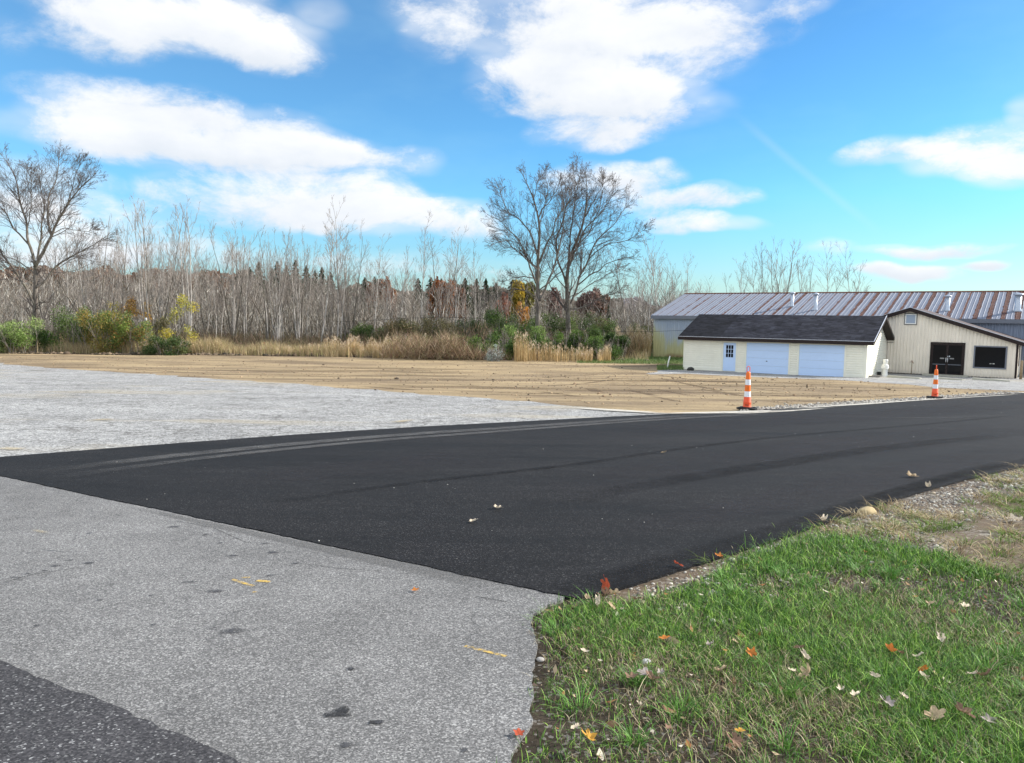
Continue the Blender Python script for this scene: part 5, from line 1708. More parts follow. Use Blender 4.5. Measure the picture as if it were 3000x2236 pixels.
# slender trees of the wood, a few shapes, then copies
def slender_proto(seed, H_, kind):
    rng = np.random.default_rng(seed)
    t = empty('slender_tree', (0, 0, 0))
    stems = 1 if kind != 'multi' else 3
    Ps = []; m = 12
    st = np.zeros((stems, 3)); st[:, :2] = rng.normal(0, .15, (stems, 2)) * (stems > 1)
    dr = np.zeros((stems, 3)); dr[:, 2] = 1; dr[:, :2] = rng.normal(0, .05 if stems == 1 else .14, (stems, 2))
    ln = H_ * rng.uniform(.85, 1, stems)
    P, D_, Rr = grow(st, dr, ln, np.full(stems, H_ * .0064), m, .035, .02, .15, rng)
    P[:, 0, 2] -= .2
    V, F = tubes_np(P, Rr, 6)
    link('trunk', mesh_np('trunk', V, F, smooth=True), M['pale_bark'] if seed % 3 else M['bark'], t)
    parts = []
    c = 17 if stems == 1 else 9
    s1 = spawn(P, D_, Rr, ln, c, .30, 30, .34, .45, rng, tmax=.97, rmin=.016, taper=.62)
    P1, D1, R1 = grow(*s1, 6, .07, .09, .35, rng); parts.append(tubes_np(P1, R1, 3))
    s2 = spawn(P1, D1, R1, s1[2], 5, .2, 30, .5, .6, rng, rmin=.011)
    P2_, D2_, R2_ = grow(*s2, 4, .08, .10, .6, rng); parts.append(tubes_np(P2_, R2_, 3))
    s3 = spawn(P2_, D2_, R2_, s2[2], 2, .3, 28, .5, .8, rng, rmin=.009)
    P3, D3, R3 = grow(*s3, 3, .08, .10, .6, rng); parts.append(tubes_np(P3, R3, 3))
    V, F = merge(parts)
    link('branches', mesh_np('branches', V, F), M['wood_twig'], t)
    t['h'] = H_
    return t


protos = [slender_proto(100 + i, h, k) for i, (h, k) in enumerate([(12, 'one'), (13, 'one'), (11, 'multi'), (14, 'one'), (10, 'one'), (12, 'multi'), (13, 'one'), (9, 'one'), (12, 'one'), (11, 'multi')])]
used = set()
FIELD_EDGE = [(0, 1036), (1850, 1057)]


def place_tree(px, top, Y, label, group, pi=None, tilt=None):
    pi = random.randrange(len(protos)) if pi is None else pi
    pr = protos[pi]
    if pi in used: o = copy_tree(pr)
    else: o = pr; used.add(pi)
    g_ = at(px, 1000, Y)
    zt = at(px, top, Y).z
    s = (zt + 2.2) / (pr['h'] * .97)
    o.location = (g_.x, Y, -2.2)
    w = s ** .6 if s > 1 else s
    o.scale = (w, w, s)
    o.rotation_euler = (random.gauss(0, .03), random.gauss(0, .03) if tilt is None else tilt, random.uniform(0, 6.28))
    tag(o, label, 'tree', group)
    return o


GT = 'slender bare trees of the wood beyond the field'
# trees that stand out against the sky
for px, top, Y, lab in [
    (212, 660, 80, 'slender bare tree just right of the large left tree'),
    (272, 628, 78, 'slender bare tree with its crown between the large left tree and the next tall pair'),
    (335, 650, 82, 'thin bare tree left of the tallest pair on the left skyline'),
    (428, 600, 76, 'tall thin bare tree, left one of the tallest pair on the left skyline'),
    (455, 605, 77, 'tall thin bare tree, right one of the tallest pair on the left skyline'),
    (556, 606, 76, 'tall thin bare tree rising behind the yellow-leaved sapling'),
    (612, 662, 84, 'thin bare tree next right of the tall one behind the yellow sapling'),
    (680, 655, 80, 'thin bare tree left of the dark pines'),
    (722, 668, 84, 'thin bare tree in front of the left end of the dark pines'),
    (800, 668, 86, 'thin bare tree rising over the middle of the dark pines'),
    (882, 672, 80, 'thin bare tree left of the tall trio beside the dark pines'),
    (936, 618, 74, 'tall pale-trunked bare tree, leftmost of the tall trio near the reeds'),
    (985, 626, 75, 'tall pale-trunked bare tree, middle of the tall trio near the reeds'),
    (1025, 652, 74, 'tall pale-trunked bare tree, rightmost of the tall trio near the reeds'),
    (1095, 728, 82, 'thin low bare tree right of the tall trio'),
    (1178, 720, 84, 'thin bare tree above the orange maple on the horizon'),
    (1238, 676, 80, 'tallest thin bare tree between the tall trio and the big middle trees'),
    (1286, 690, 82, 'second tallest thin bare tree between the tall trio and the big middle trees'),
    (1335, 712, 84, 'thin bare tree third from the left of the big middle trees'),
    (1390, 715, 84, 'thin bare tree second from the left of the big middle trees'),
    (1838, 690, 82, 'thin bare tree just right of the big middle trees'),
    (1902, 700, 84, 'bare tree second right of the big middle trees'),
    (1932, 662, 78, 'tall bare tree with a dense crown left of the metal shed'),
    (1975, 740, 86, 'bare tree between the tall dense one and the metal shed'),
    (2022, 768, 92, 'low bushy bare tree at the left end of the shed roof'),
    (2150, 800, 100, 'low bare tree over the left part of the shed roof'),
    (2178, 752, 100, 'bare tree leftmost of the row over the shed roof'),
    (2215, 775, 104, 'small bare tree second in the row over the shed roof'),
    (2250, 712, 98, 'bare tree third in the row over the shed roof'),
    (2275, 706, 99, 'bare tree fourth in the row over the shed roof'),
    (2302, 690, 98, 'tallest bare tree in the row over the shed roof'),
    (2345, 735, 102, 'bare tree right of the tallest over the shed roof'),
    (2370, 760, 104, 'lower bare tree second right of the tallest over the shed roof'),
    (2432, 748, 100, 'bare tree second from the right over the shed roof'),
    (2488, 755, 100, 'leaning bare tree left of the rightmost over the shed roof'),
    (2506, 744, 101, 'rightmost bare tree over the shed roof')]:
    place_tree(px, top, Y, lab, GT, tilt=.1 if 'leaning' in lab else None)


def skyline(px):
    return np.interp(px, [-300, 0, 300, 520, 900, 1060, 1150, 1400, 1750, 1850, 2010, 2100, 2560, 2600], [700, 715, 705, 695, 705, 735, 755, 765, 790, 770, 800, 850, 845, 850])


zones = [(-250, 120, 'slender bare tree behind and left of the large left tree'), (120, 420, 'slender bare tree in the wood behind the green and yellow bushes'),
         (420, 700, 'slender bare tree in the wood around the yellow-leaved sapling'), (700, 960, 'slender bare tree in front of the dark pines'),
         (960, 1240, 'slender bare tree behind the tall golden reeds'), (1240, 1560, 'slender bare tree behind the brushy thicket left of the big middle trees'),
         (1560, 1800, 'slender bare tree seen between the big middle trees'), (1800, 2040, 'slender bare tree in the thicket left of the metal shed')]
cnt = [20, 28, 32, 32, 28, 24, 10, 20]
for (a, b, lab), c in zip(zones, cnt):
    for k in range(c):
        px = a + (b - a) * (k + random.random()) / c
        Y = random.uniform(72, 104) if px < 1300 else random.uniform(84, 110)
        if Y < 84 and 1250 < px: Y += 10
        top = skyline(px) + random.uniform(-8, 120) + (Y - 72) * .3
        place_tree(px, top, Y, lab, GT)
for i, pr in enumerate(protos):
    if i not in used: place_tree(500 + 20 * i, 720, 90, zones[2][2], GT, pi=i)


# ---- leafy things
def leaf_cloud(clumps, n, size, cols, seed, vert=0.0, shape=1.0):
    """little leaf faces spread through clumps (centre, radii); returns V,F,C"""
    rng = np.random.default_rng(seed)
    w = np.array([c[1][0] * c[1][1] * c[1][2] for c in clumps]) ** .66; w /= w.sum()
    ci = rng.choice(len(clumps), n, p=w)
    C0 = np.array([c[0] for c in clumps])[ci]; Rd = np.array([c[1] for c in clumps])[ci]
    d = norm(rng.normal(0, 1, (n, 3))); r = rng.random(n) ** .45 * (1 + rng.normal(0, .10, n))
    P = C0 + d * r[:, None] * Rd
    a = norm(rng.normal(0, 1, (n, 3)) + np.array([0, 0, vert])); b = norm(np.cross(a, rng.normal(0, 1, (n, 3))))
    s = size * rng.uniform(.6, 1.4, n)[:, None]
    V = np.stack([P - a * s, P + b * s * .45, P + a * s, P - b * s * .45], 1).reshape(-1, 3)
    F = np.arange(n * 4).reshape(-1, 4)
    cols = np.array(cols); tone = rng.random(len(clumps))
    base = cols[np.minimum((tone[ci] * len(cols) + rng.normal(0, .8, n)).astype(int).clip(0), len(cols) - 1)]
    C = np.clip(base * (1 + rng.normal(0, .22, (n, 1))), .004, .9)
    return V, F, np.repeat(C, 4, 0), P


def shrub(name, px, Y, wpx, toppx, label, cols, seed, n=7000, size=.075, nc=16, cat='bush', depth=None, stems=True, basez=None, group=None):
    g_ = at(px, 1000, Y); W = wpx / FPX * Y / 2; Ht = at(px, toppx, Y).z + 2.2; Dp = depth or W * .7
    t = empty(name, (g_.x, Y, -2.2)); tag(t, label, cat, group)
    rs = random.Random(seed); clumps = []
    for k in range(nc):
        x = rs.uniform(-.85, .85); y = rs.uniform(-.7, .7); hmax = Ht * (1 - .55 * abs(x) ** 2.2)
        z = rs.uniform(.12, .86) * hmax; rr = rs.uniform(.16, .34)
        clumps.append(((x * W, y * Dp, z), (W * rr * 1.05 + .1, Dp * rr + .1, min(Ht * rr * .8, hmax - z + .15) + .12)))
    V, F, C, P = leaf_cloud(clumps, n, size, cols, seed)
    V[:, 2] = np.maximum(V[:, 2], 0.02)
    link('foliage', mesh_np('foliage', V, F, C), M['leafcol'], t)
    if stems:
        rng = np.random.default_rng(seed); k = 26
        st = np.column_stack([rng.uniform(-.6, .6, k) * W, rng.uniform(-.4, .4, k) * Dp, np.zeros(k) - .05])
        dr = np.column_stack([st[:, 0] * .5 / max(W, .1), rng.normal(0, .3, k), np.ones(k)])
        Pp, Dd, Rr = grow(st, dr, np.full(k, Ht * .85) * rng.uniform(.6, 1.1, k), np.full(k, .025), 6, .09, .05, .4, rng)
        s1 = spawn(Pp, Dd, Rr, np.full(k, Ht), 6, .3, 35, .35, .6, rng)
        p1, dd, r1 = grow(*s1, 4, .1, .1, .5, rng)
        V, F = merge([tubes_np(Pp, Rr, 4), tubes_np(p1, r1, 3)])
        link('stems', mesh_np('stems', V, F), M['wood_twig'], t)
    return t


GRN = [(0.05, 0.095, 0.022), (0.08, 0.14, 0.03), (0.13, 0.21, 0.045), (0.22, 0.31, 0.085), (0.32, 0.40, 0.15)]
DGR = [(0.045, 0.08, 0.022), (0.075, 0.12, 0.032), (0.11, 0.17, 0.045), (0.17, 0.22, 0.07)]
YEL = [(0.26, 0.22, 0.04), (0.34, 0.27, 0.05), (0.16, 0.18, 0.05), (0.30, 0.16, 0.05)]
YG = [(0.08, 0.13, 0.03), (0.14, 0.20, 0.045), (0.22, 0.26, 0.06), (0.34, 0.26, 0.07)]
OLV = [(0.14, 0.125, 0.06), (0.19, 0.16, 0.08), (0.11, 0.13, 0.05), (0.24, 0.19, 0.10)]
shrub('bush', 52, 66, 210, 925, 'dense green bush at the bottom of the large left tree', GRN, 1, 11000)
shrub('bush', -80, 67, 160, 915, 'green bush cut by the left edge of the picture', GRN, 15, 6000)
shrub('bush', 200, 68.5, 180, 885, 'tall dark green bush right of the large left tree trunk', DGR + GRN[2:4], 2, 10000)
shrub('bush', 292, 67.5, 150, 893, 'rounded yellow-green bush turning orange on its right', YG, 3, 9000)
shrub('bush', 385, 67, 120, 912, 'bright yellow-green bush left of the white post', [(0.2, 0.28, 0.06), (0.3, 0.36, 0.1), (0.34, 0.2, 0.06), (0.1, 0.15, 0.04)], 4, 7000)
shrub('bush', 495, 66, 130, 985, 'low dark green bush behind the brush heap', [(0.045, 0.08, 0.025), (0.06, 0.11, 0.03), (.12,.14,.05)], 5, 5000)
shrub('bush', 478, 70, 90, 935, 'low dark thicket left of the yellow-leaved sapling', OLV + DGR[:2], 51, 4000)
for i, (px, wp, tp, Y, cols, lab) in enumerate([
    (1085, 120, 945, 74, DGR, 'dark low bush under the tall pale trunks'),
    (1180, 130, 935, 73, OLV, 'olive brown bush left of the brush tangle'),
    (1275, 150, 925, 74, OLV, 'brown-olive bush in the middle of the thicket'),
    (1350, 170, 912, 76, DGR, 'dark green bush left in the green hedge below the big trees'),
    (1440, 180, 908, 76, DGR + GRN[1:2], 'dark green bush second from the left in the green hedge'),
    (1520, 170, 903, 79, GRN[:3], 'green bush just left of the left big trunk'),
    (1615, 150, 912, 80, DGR, 'green bush between the two big trunks'),
    (1705, 180, 908, 81, DGR + OLV[:1], 'olive green bush right behind the right big trunk'),
    (1790, 200, 915, 80, GRN[:3] + OLV[:2], 'soft green bush right of the big trees'),
    (1850, 130, 940, 84, [(0.12, .15, .05), (0.16, .18, .07)], 'pale green feathery bush left of the shed'),
    (1480, 140, 955, 68, GRN[:4], 'leafy bright green bush in front of the hedge left of the left trunk'),
    (1560, 130, 958, 68.5, GRN[:4], 'leafy green bush at the foot of the left big trunk'),
    (1650, 140, 955, 68.5, GRN[:3], 'leafy green bush at the foot of the right big trunk'),
    (1735, 140, 958, 68.5, DGR, 'dark green bush low beside the lawn strip'),
    (1795, 110, 975, 69, DGR[:3], 'deep green bush leftmost next to the shed reeds'),
    (1215, 110, 970, 68, OLV, 'brownish scrub bush at the edge of the dirt'),
    (1345, 100, 985, 68, OLV, 'low brown scrub left of the silvery bush'),
    (1030, 90, 965, 75, DGR + OLV, 'dark scrub behind the golden reeds')]):
    shrub('bush', px, Y, wp, tp, lab, cols, 20 + i, 8500, .08)
for i, (px, wp, tp, Y, cols, lab) in enumerate([(1400, 80, 985, 65, GRN[:4], 'low leafy green bush just left of the silvery bush'), (1500, 70, 985, 65, GRN[:3], 'low green bush just right of the silvery bush'),
        (1590, 70, 990, 66.5, DGR, 'low green bush showing through the bright reeds'), (1760, 110, 985, 66, GRN[:3], 'low green bush at the right end of the bright reeds'), (1150, 70, 985, 69, DGR, 'low green bush showing behind the golden reeds')]):
    shrub('bush', px, Y, wp, tp, lab, cols, 60 + i, 3800, .07)
shrub('bush', 1450, 62.6, 46, 1007, 'small silvery white-leaved bush at the edge of the dirt', [(0.42, 0.48, 0.46), (0.2, 0.26, 0.2), (0.62, 0.66, 0.62)], 77, 1500, .05, 12)
# evergreen sapling in the hedge
def conifer(px, Y, top, wpx, seed, label, group, n=2600, size=.16, name='pine_tree', base=None, cat='tree', round_top=False):
    rng = np.random.default_rng(seed); g_ = at(px, 1000, Y); Ht = at(px, top, Y).z + 2.2; W = wpx / FPX * Y / 2
    t = empty(name, (g_.x, Y, -2.2)); tag(t, label, cat, group)
    h = rng.random(n) ** .8; ph = rng.uniform(0, 6.28, n)
    tier = np.floor(h * 12) / 12; rr = W * (1 - h ** (2.2 if round_top else 1.0)) ** .8 * (0.55 + .45 * np.cos((h - tier) * 12 * 2.2)) * (.75 + .25 * np.sin(ph * 3 + tier * 20)) * rng.random(n) ** .35
    z = Ht * (.12 + .88 * h) - rr * .15
    P = np.column_stack([rr * np.cos(ph), rr * np.sin(ph), z])
    a = norm(np.column_stack([np.cos(ph), np.sin(ph), rng.normal(-.15, .25, n)])); b = norm(np.cross(a, rng.normal(0, 1, (n, 3))))
    s = size * rng.uniform(.6, 1.5, n)[:, None] * (.45 + 1.2 * (1 - h[:, None]))
    V = np.stack([P - a * s, P + b * s * .35, P + a * s, P - b * s * .35], 1).reshape(-1, 3)
    C = palette([(0.03, 0.055, 0.022), (0.045, 0.075, 0.028), (0.022, 0.042, 0.02)], n, .25)
    link('crown', mesh_np('crown', V, np.arange(4 * n).reshape(-1, 4), np.repeat(C, 4, 0)), M['leafcol'], t)
    Pp = np.array([[[0, 0, -.2], [0, 0, Ht * .5], [0, 0, Ht * .97]]]); V, F = tubes_np(Pp, np.array([[W * .09 + .03, W * .06 + .02, .02]]), 6)
    link('trunk', mesh_np('trunk', V, F), M['bark'], t)
    return t
conifer(1456, 88, 892, 26, 5, 'small dark evergreen standing alone in the green hedge', 'evergreens', 1200, .1)
conifer(1780, 92, 890, 40, 6, 'dull evergreen right behind the big middle trees', 'evergreens', 1200, .12)

# far pines and autumn trees on the horizon
k = 0
for px, top, w in [(704, 796, 60), (735, 785, 50), (762, 766, 50), (800, 792, 40), (815, 768, 46), (842, 776, 40), (868, 768, 46), (900, 780, 44), (925, 792, 40), (945, 788, 40), (970, 800, 40),
                   (1070, 812, 50), (1098, 816, 40), (1225, 818, 40), (1262, 812, 46), (1292, 822, 40), (1330, 818, 50), (1362, 814, 40), (1395, 822, 40), (1422, 818, 34), (1452, 828, 46), (1500, 824, 60)]:
    conifer(px, 128 + (k % 5) * 3, top - 5 + 3 * (k % 3), w * 1.7, 200 + k, ['dark pine in the row behind the slender trees left of the tall trio', 'dark pine on the horizon between the tall trio and the big middle trees'][px > 1020], 'dark pines on the horizon', 3000, .30, round_top=True)
    k += 1
ORG = [(0.30, 0.10, 0.03), (0.36, 0.15, 0.045), (0.22, 0.08, 0.03)]
RUS = [(0.18, 0.085, 0.05), (0.22, 0.11, 0.06), (0.13, 0.075, 0.05), (0.16, .12, .07)]


def round_tree(px, Y, top, wpx, cols, seed, label, n=2600, size=.28, group='autumn trees on the horizon'):
    g_ = at(px, 1000, Y); Ht = at(px, top, Y).z + 2.2; W = wpx / FPX * Y / 2; rs = random.Random(seed)
    t = empty('autumn_tree', (g_.x, Y, -2.2)); tag(t, label, 'tree', group)
    clumps = []
    for q in range(13):
        a = rs.uniform(0, 6.28); r = rs.random() ** .5 * .62 * W; z = rs.uniform(.42, .86)
        clumps.append(((r * math.cos(a), r * math.sin(a), Ht * z), (W * rs.uniform(.25, .42), W * .35, Ht * rs.uniform(.09, .15))))
    V, F, C, _ = leaf_cloud(clumps, n, size, cols, seed)
    link('crown', mesh_np('crown', V, F, C), M['leafcol'], t)
    V, F = tubes_np(np.array([[[0, 0, -.2], [.1, 0, Ht * .4], [0, .1, Ht * .8]]]), np.array([[.22, .16, .05]]), 6)
    link('trunk', mesh_np('trunk', V, F), M['bark'], t)


for i, (px, Y, top, w, cols, lab) in enumerate([
    (1105, 122, 806, 80, RUS + ORG[:1], 'rusty round tree above the brush right of the tall trio'), (1140, 120, 812, 55, ORG, 'orange round tree right of the rusty one on the horizon'),
    (1262, 112, 812, 80, ORG, 'bright orange maple rising on the horizon, its top beside dark pines'), (1308, 111, 820, 80, ORG + RUS[:1], 'orange-red maple right beside the brightest orange one'),
    (1345, 112, 838, 60, RUS, 'dull rust tree right of the orange maples'),
    (1516, 100, 820, 64, [(0.42, 0.30, 0.04), (0.5, 0.36, 0.05), (0.3, 0.24, 0.05)], 'golden yellow tree left of the left big trunk'),
    (1475, 102, 855, 56, [(0.4, 0.13, 0.06), (0.32, 0.10, 0.05)], 'red-orange tree left of the golden yellow one'),
    (1545, 104, 822, 60, [(0.10, 0.11, 0.03), (0.2, 0.18, 0.05)], 'olive tree partly behind the left big trunk'),
    (1530, 98, 880, 40, [(0.5, 0.24, 0.05), (0.55, 0.32, 0.08)], 'small orange tree below the golden yellow one'),
    (1620, 110, 840, 80, [(0.17, 0.10, 0.09), (0.22, 0.13, 0.11)], 'purplish brown tree between the two big trunks'),
    (1725, 112, 838, 90, [(0.18, 0.12, 0.11), (0.23, 0.15, 0.12)], 'purplish tree behind the right big trunk'),
    (1760, 112, 860, 60, RUS, 'brown tree right of the right big trunk')]):
    round_tree(px, Y, top - 4, w, cols, 300 + i, lab, 3200, .24)
for i in range(15):
    px = 30 + i * 45 + random.uniform(-12, 12)
    round_tree(px, random.uniform(142, 158), 790 + random.uniform(-14, 12) - (6 if px < 500 else 0), 100, RUS, 340 + i, 'rust brown tree in the far wooded ridge on the left', 1900, .32)
# leaning yellow sapling with scattered leaves
def yellow_sapling(px, Y, top, wpx, label, n, cols, seed, low=.3):
    o = place_tree(px, top, Y, label, None, pi=2)
    if 'group' in o: del o['group']
    o.name = 'yellow_sapling'
    s = o.scale
    rs = random.Random(seed); W = wpx / FPX * Y / 2; Ht = at(px, top, Y).z + 2.2
    clumps = [((rs.uniform(-.8, .8) * W, rs.uniform(-.8, .8) * W, Ht * rs.uniform(low, .85)), (W * .35, W * .35, Ht * .1)) for q in range(12)]
    V, F, C, _ = leaf_cloud(clumps, n, .085, cols, seed)
    V = V / np.array([s[0], s[1], s[2]])
    link('foliage', mesh_np('foliage', V, F, C), M['leafcol'], o)
yellow_sapling(532, 69, 840, 110, 'sapling with sparse bright yellow leaves in front of the wood', 1700, [(0.5, 0.42, 0.06), (0.42, 0.36, 0.06), (0.3, 0.3, 0.06)], 5, .15)
yellow_sapling(410, 76, 852, 90, 'bushy sapling with orange-yellow leaves behind the white post', 1600, [(0.42, 0.27, 0.06), (0.36, 0.2, 0.06)], 6, .35)
yellow_sapling(338, 77, 868, 60, 'thin sapling with few yellow leaves above the yellow-green bush', 700, [(0.42, 0.33, 0.06), (0.3, 0.28, 0.06)], 7, .4)


# ---- stuff: tangle of the wood, dry grass, reeds
def slivers(name, P, L, w, cols, mat, tilt=.25, tri=True, lean=None):
    n = len(P)
    a = norm(np.column_stack([RNG.normal(0, tilt, n), RNG.normal(0, tilt, n), np.ones(n)]))
    b = norm(np.cross(a, RNG.normal(0, 1, (n, 3))))
    tip = P + a * L[:, None]
    V = np.stack([P - b * w[:, None] / 2, P + b * w[:, None] / 2, tip], 1).reshape(-1, 3)
    return link(name, mesh_np(name, V, np.arange(3 * n).reshape(-1, 3), np.repeat(cols, 3, 0)), mat)


GREYB = [(0.32, 0.295, 0.25), (0.45, 0.425, 0.375), (0.16, 0.14, 0.115), (0.62, 0.59, 0.53), (0.23, 0.175, 0.13), (0.075, 0.065, 0.055), (0.10, 0.09, 0.07)]  # darkest tones paint in the dark gaps between the trunks
n = 130000
Y = RNG.uniform(84, 126, n); px = RNG.uniform(-420, 2080, n)
kp = ~((px > 1230) & (px < 1800) & (Y < 112) & (RNG.random(n) < .75)); px, Y = px[kp], Y[kp]; n = len(px)
X = (px - CX) / FPX * Y
wtop = np.interp(px, [-400, 0, 350, 600, 960, 1200, 1500, 1800, 2080], [800, 796, 800, 822, 852, 868, 888, 888, 855])
topz = 926 + .0125 * (px - 1500) - wtop
Htop = np.maximum(topz / FPX * Y + 1.6 + 2.2, 3.0) * RNG.uniform(.55, 1.3, n) * (.65 + .6 * vnoise(np.column_stack([px * .025, Y * .12]), 1.0, 9))
z = -2.2 + Htop * RNG.random(n) ** 1.15 * .86
L_ = RNG.uniform(.5, 2.2, n)
o = slivers('woodland', np.column_stack([X, Y, z]), L_, RNG.uniform(.02, .06, n), palette(GREYB, n, .25), M['drycol'], .5)
tag(o, 'dense grey-brown tangle of bare twigs and trunks of the wood', 'woods', kind='stuff')
# far backing of the wood, so no sky shows low between the trunks
n = 60000
Y = RNG.uniform(160, 185, n); px = RNG.uniform(-500, 2120, n)
topy = np.interp(px, [-500, 0, 600, 1000, 1500, 1850, 2120], [788, 790, 802, 838, 850, 884, 888])
hz = 926 + .0125 * (px - 1500)
Ht = np.maximum((hz - topy) / FPX * Y + 3.8, 2) * (.86 + .26 * vnoise(np.column_stack([px * .022, px * 0]), 1.0, 33))
z = -2.2 + Ht * RNG.random(n) * 1.0
cols = np.where((px < 700)[:, None], palette([(0.20, 0.12, 0.08), (0.16, 0.11, 0.08), (0.25, 0.17, 0.11)], n, .2), palette([(0.2, 0.16, 0.13), (0.24, 0.2, 0.17), (0.13, 0.13, 0.09)], n, .2))
cols = np.where((px > 1820)[:, None], palette([(0.32, 0.3, 0.33), (0.26, 0.22, 0.22)], n, .12), cols)
V_, F_, C_, _ = (None,) * 4
d_ = norm(RNG.normal(0, 1, (n, 3))); b_ = norm(np.cross(d_, RNG.normal(0, 1, (n, 3)))); s_ = RNG.uniform(.3, .75, n)[:, None]
P = np.column_stack([(px - CX) / FPX * Y, Y, z])
V = np.stack([P - d_ * s_, P + b_ * s_ * .5, P + d_ * s_, P - b_ * s_ * .5], 1).reshape(-1, 3)
o = link('far_woodland', mesh_np('far_woodland', V, np.arange(4 * n).reshape(-1, 4), np.repeat(cols, 4, 0)), M['leafcol'])
tag(o, 'far brown wooded ridge behind all the trees', 'woods', kind='stuff')
# undergrowth
n = 60000
px = RNG.uniform(-300, 1880, n); Y = RNG.uniform(69, 88, n)
Ht = np.interp(px, [-300, 600, 1000, 1150, 1300, 1800], [1.6, 1.5, 1.4, 2.6, 2.8, 2.2]) * (.6 + .8 * vnoise(np.column_stack([px * .02, Y * .3]), 1.0, 5))
z = -2.2 + Ht * RNG.random(n) ** 1.3 * .8
o = slivers('undergrowth', np.column_stack([(px - CX) / FPX * Y, Y, z]), RNG.uniform(.4, 1.1, n), RNG.uniform(.02, .05, n),
            palette([(0.2, 0.15, 0.10), (0.12, 0.10, 0.06), (0.28, 0.2, 0.13), (0.09, 0.10, 0.045), (0.16, 0.10, 0.08)], n, .25), M['drycol'], .5)
tag(o, 'brown undergrowth and brambles along the foot of the wood', 'undergrowth', kind='stuff')
# brush tangle at the edge of the dirt
n = 9000
px = np.clip(RNG.normal(1290, 85, n), 1120, 1430 + 130 * RNG.random(n)); Y = RNG.uniform(63, 68, n)
ht = np.interp(px, [1100, 1180, 1330, 1420, 1560], [.5, 2.4, 1.8, .6, .3]) * (.5 + .9 * vnoise(np.column_stack([px * .05, Y * .4]), 1.0, 77))
z = -2.2 + ht * RNG.random(n) ** 1.2 * .8
o = slivers('brush_tangle', np.column_stack([(px - CX) / FPX * Y, Y, z]), RNG.uniform(.4, 1.5, n), RNG.uniform(.015, .04, n),
            palette([(0.34, 0.25, 0.16), (0.48, 0.38, 0.26), (0.18, 0.12, 0.085), (0.26, 0.16, 0.11), (.2,.19,.09)], n, .28), M['drycol'], .7)
tag(o, 'tangle of cut brown brush piled along the edge of the dirt', 'brush', kind='stuff')
# dry grass strip
n = 100000
px = RNG.uniform(-200, 1900, n); edge_y = np.interp(px, [p_[0] for p_ in [(0, 0), (1900, 0)]], [64.0, 61.0])
Y = np.interp(px, [-200, 0, 600, 1300, 1900], [DIRT_UP[0][1] + 1, DIRT_UP[0][1] + .9, DIRT_UP[2][1] + .9, DIRT_UP[4][1] + .8, DIRT_UP[7][1] + .8]) + RNG.uniform(0, 6, n) + RNG.normal(0, .3, n)
keep = vnoise(np.column_stack([px * .03, Y * .5]), 1.0, 14) > .25
keep &= ~((px > 1180) & (px < 1560) & (RNG.random(n) < .6)) & ~((px > 1790) & (RNG.random(n) < .9))
px, Y = px[keep], Y[keep]; n = len(px)
P = np.column_stack([(px - CX) / FPX * Y, Y, np.full(n, -2.2)])
o = blades('dry_grass', P, RNG.uniform(.35, 1.0, n) * (.5 + 1.2 * vnoise(P[:, :2], .6, 3)) * np.interp(px, [-200, 900, 1000], [1.45, 1.3, .9]), RNG.uniform(.012, .03, n), RNG.uniform(.1, .6, n),
           palette([(0.52, 0.41, 0.24), (0.60, 0.49, 0.31), (0.38, 0.28, 0.16), (0.28, 0.28, 0.11), (0.44, 0.32, 0.19)], n, .18), M['drycol'], 2)
tag(o, 'strip of tall dry tan grass between the dirt field and the wood', 'grass', kind='stuff')
# golden reeds
def reeds(name, spans, label):
    Ps = []; Hs = []; dk = []
    for a, b, y0, y1, h, n in spans:
        px = RNG.uniform(a, b, n); Y = RNG.uniform(y0, y1, n)
        cl = vnoise(np.column_stack([px * .07, Y * .6]), 1.0, int(a)) > .38
        px, Y = px[cl], Y[cl]
        Ps.append(np.column_stack([(px - CX) / FPX * Y, Y, np.full(len(px), -2.2)])); Hs.append(h * RNG.uniform(.45, 1.0, len(px)) * (.55 + .75 * vnoise(np.column_stack([px * .045, Y * .4]), 1.0, int(a) + 3)))
    P = np.concatenate(Ps); h = np.concatenate(Hs); n = len(P)
    o = blades(name, P, h, RNG.uniform(.018, .04, n), RNG.uniform(.02, .22, n), palette([(0.50, 0.36, 0.17), (0.58, 0.44, 0.24), (0.40, 0.27, 0.13), (0.46, 0.36, 0.2)], n, .15), M['drycol'], 2)
    tag(o, label, 'reeds', kind='stuff')
    # plumes
    m_ = RNG.random(n) < .3; Pt = P[m_] + np.column_stack([np.zeros((m_.sum(), 2)), h[m_] * .93]); m2 = 7
    Q = np.repeat(Pt, m2, 0) + RNG.normal(0, .035, (len(Pt) * m2, 3)); Q[:, 2] -= RNG.random(len(Q)) * .22
    s = slivers(name.replace('reeds', 'reed_plumes'), Q, RNG.uniform(.1, .2, len(Q)), RNG.uniform(.02, .04, len(Q)), palette([(0.6, 0.48, 0.34), (0.5, 0.38, 0.25), (0.68, 0.58, 0.44)], len(Q), .15), M['drycol'], .4)
    tag(s, 'feathery tops of the ' + label, 'reeds', kind='stuff')
reeds('golden_reeds', [(940, 1060, 67, 70, 1.6, 1300), (1020, 1250, 65, 68.5, 1.9, 2400), (760, 960, 67, 70, 1.0, 1200)], 'golden reeds in front of the tall pale trunks')
reeds('bright_reeds', [(1495, 1545, 62.5, 64.5, 2.4, 300), (1545, 1640, 63, 66, 1.9, 420), (1600, 1720, 62.5, 66, 1.6, 460), (1700, 1790, 63, 66, 1.4, 700)], 'bright reeds below the two big bare trees')
reeds('shed_reeds', [(1800, 1906, 72, 77, 3.1, 3200)], 'tan reeds against the left end of the metal shed')
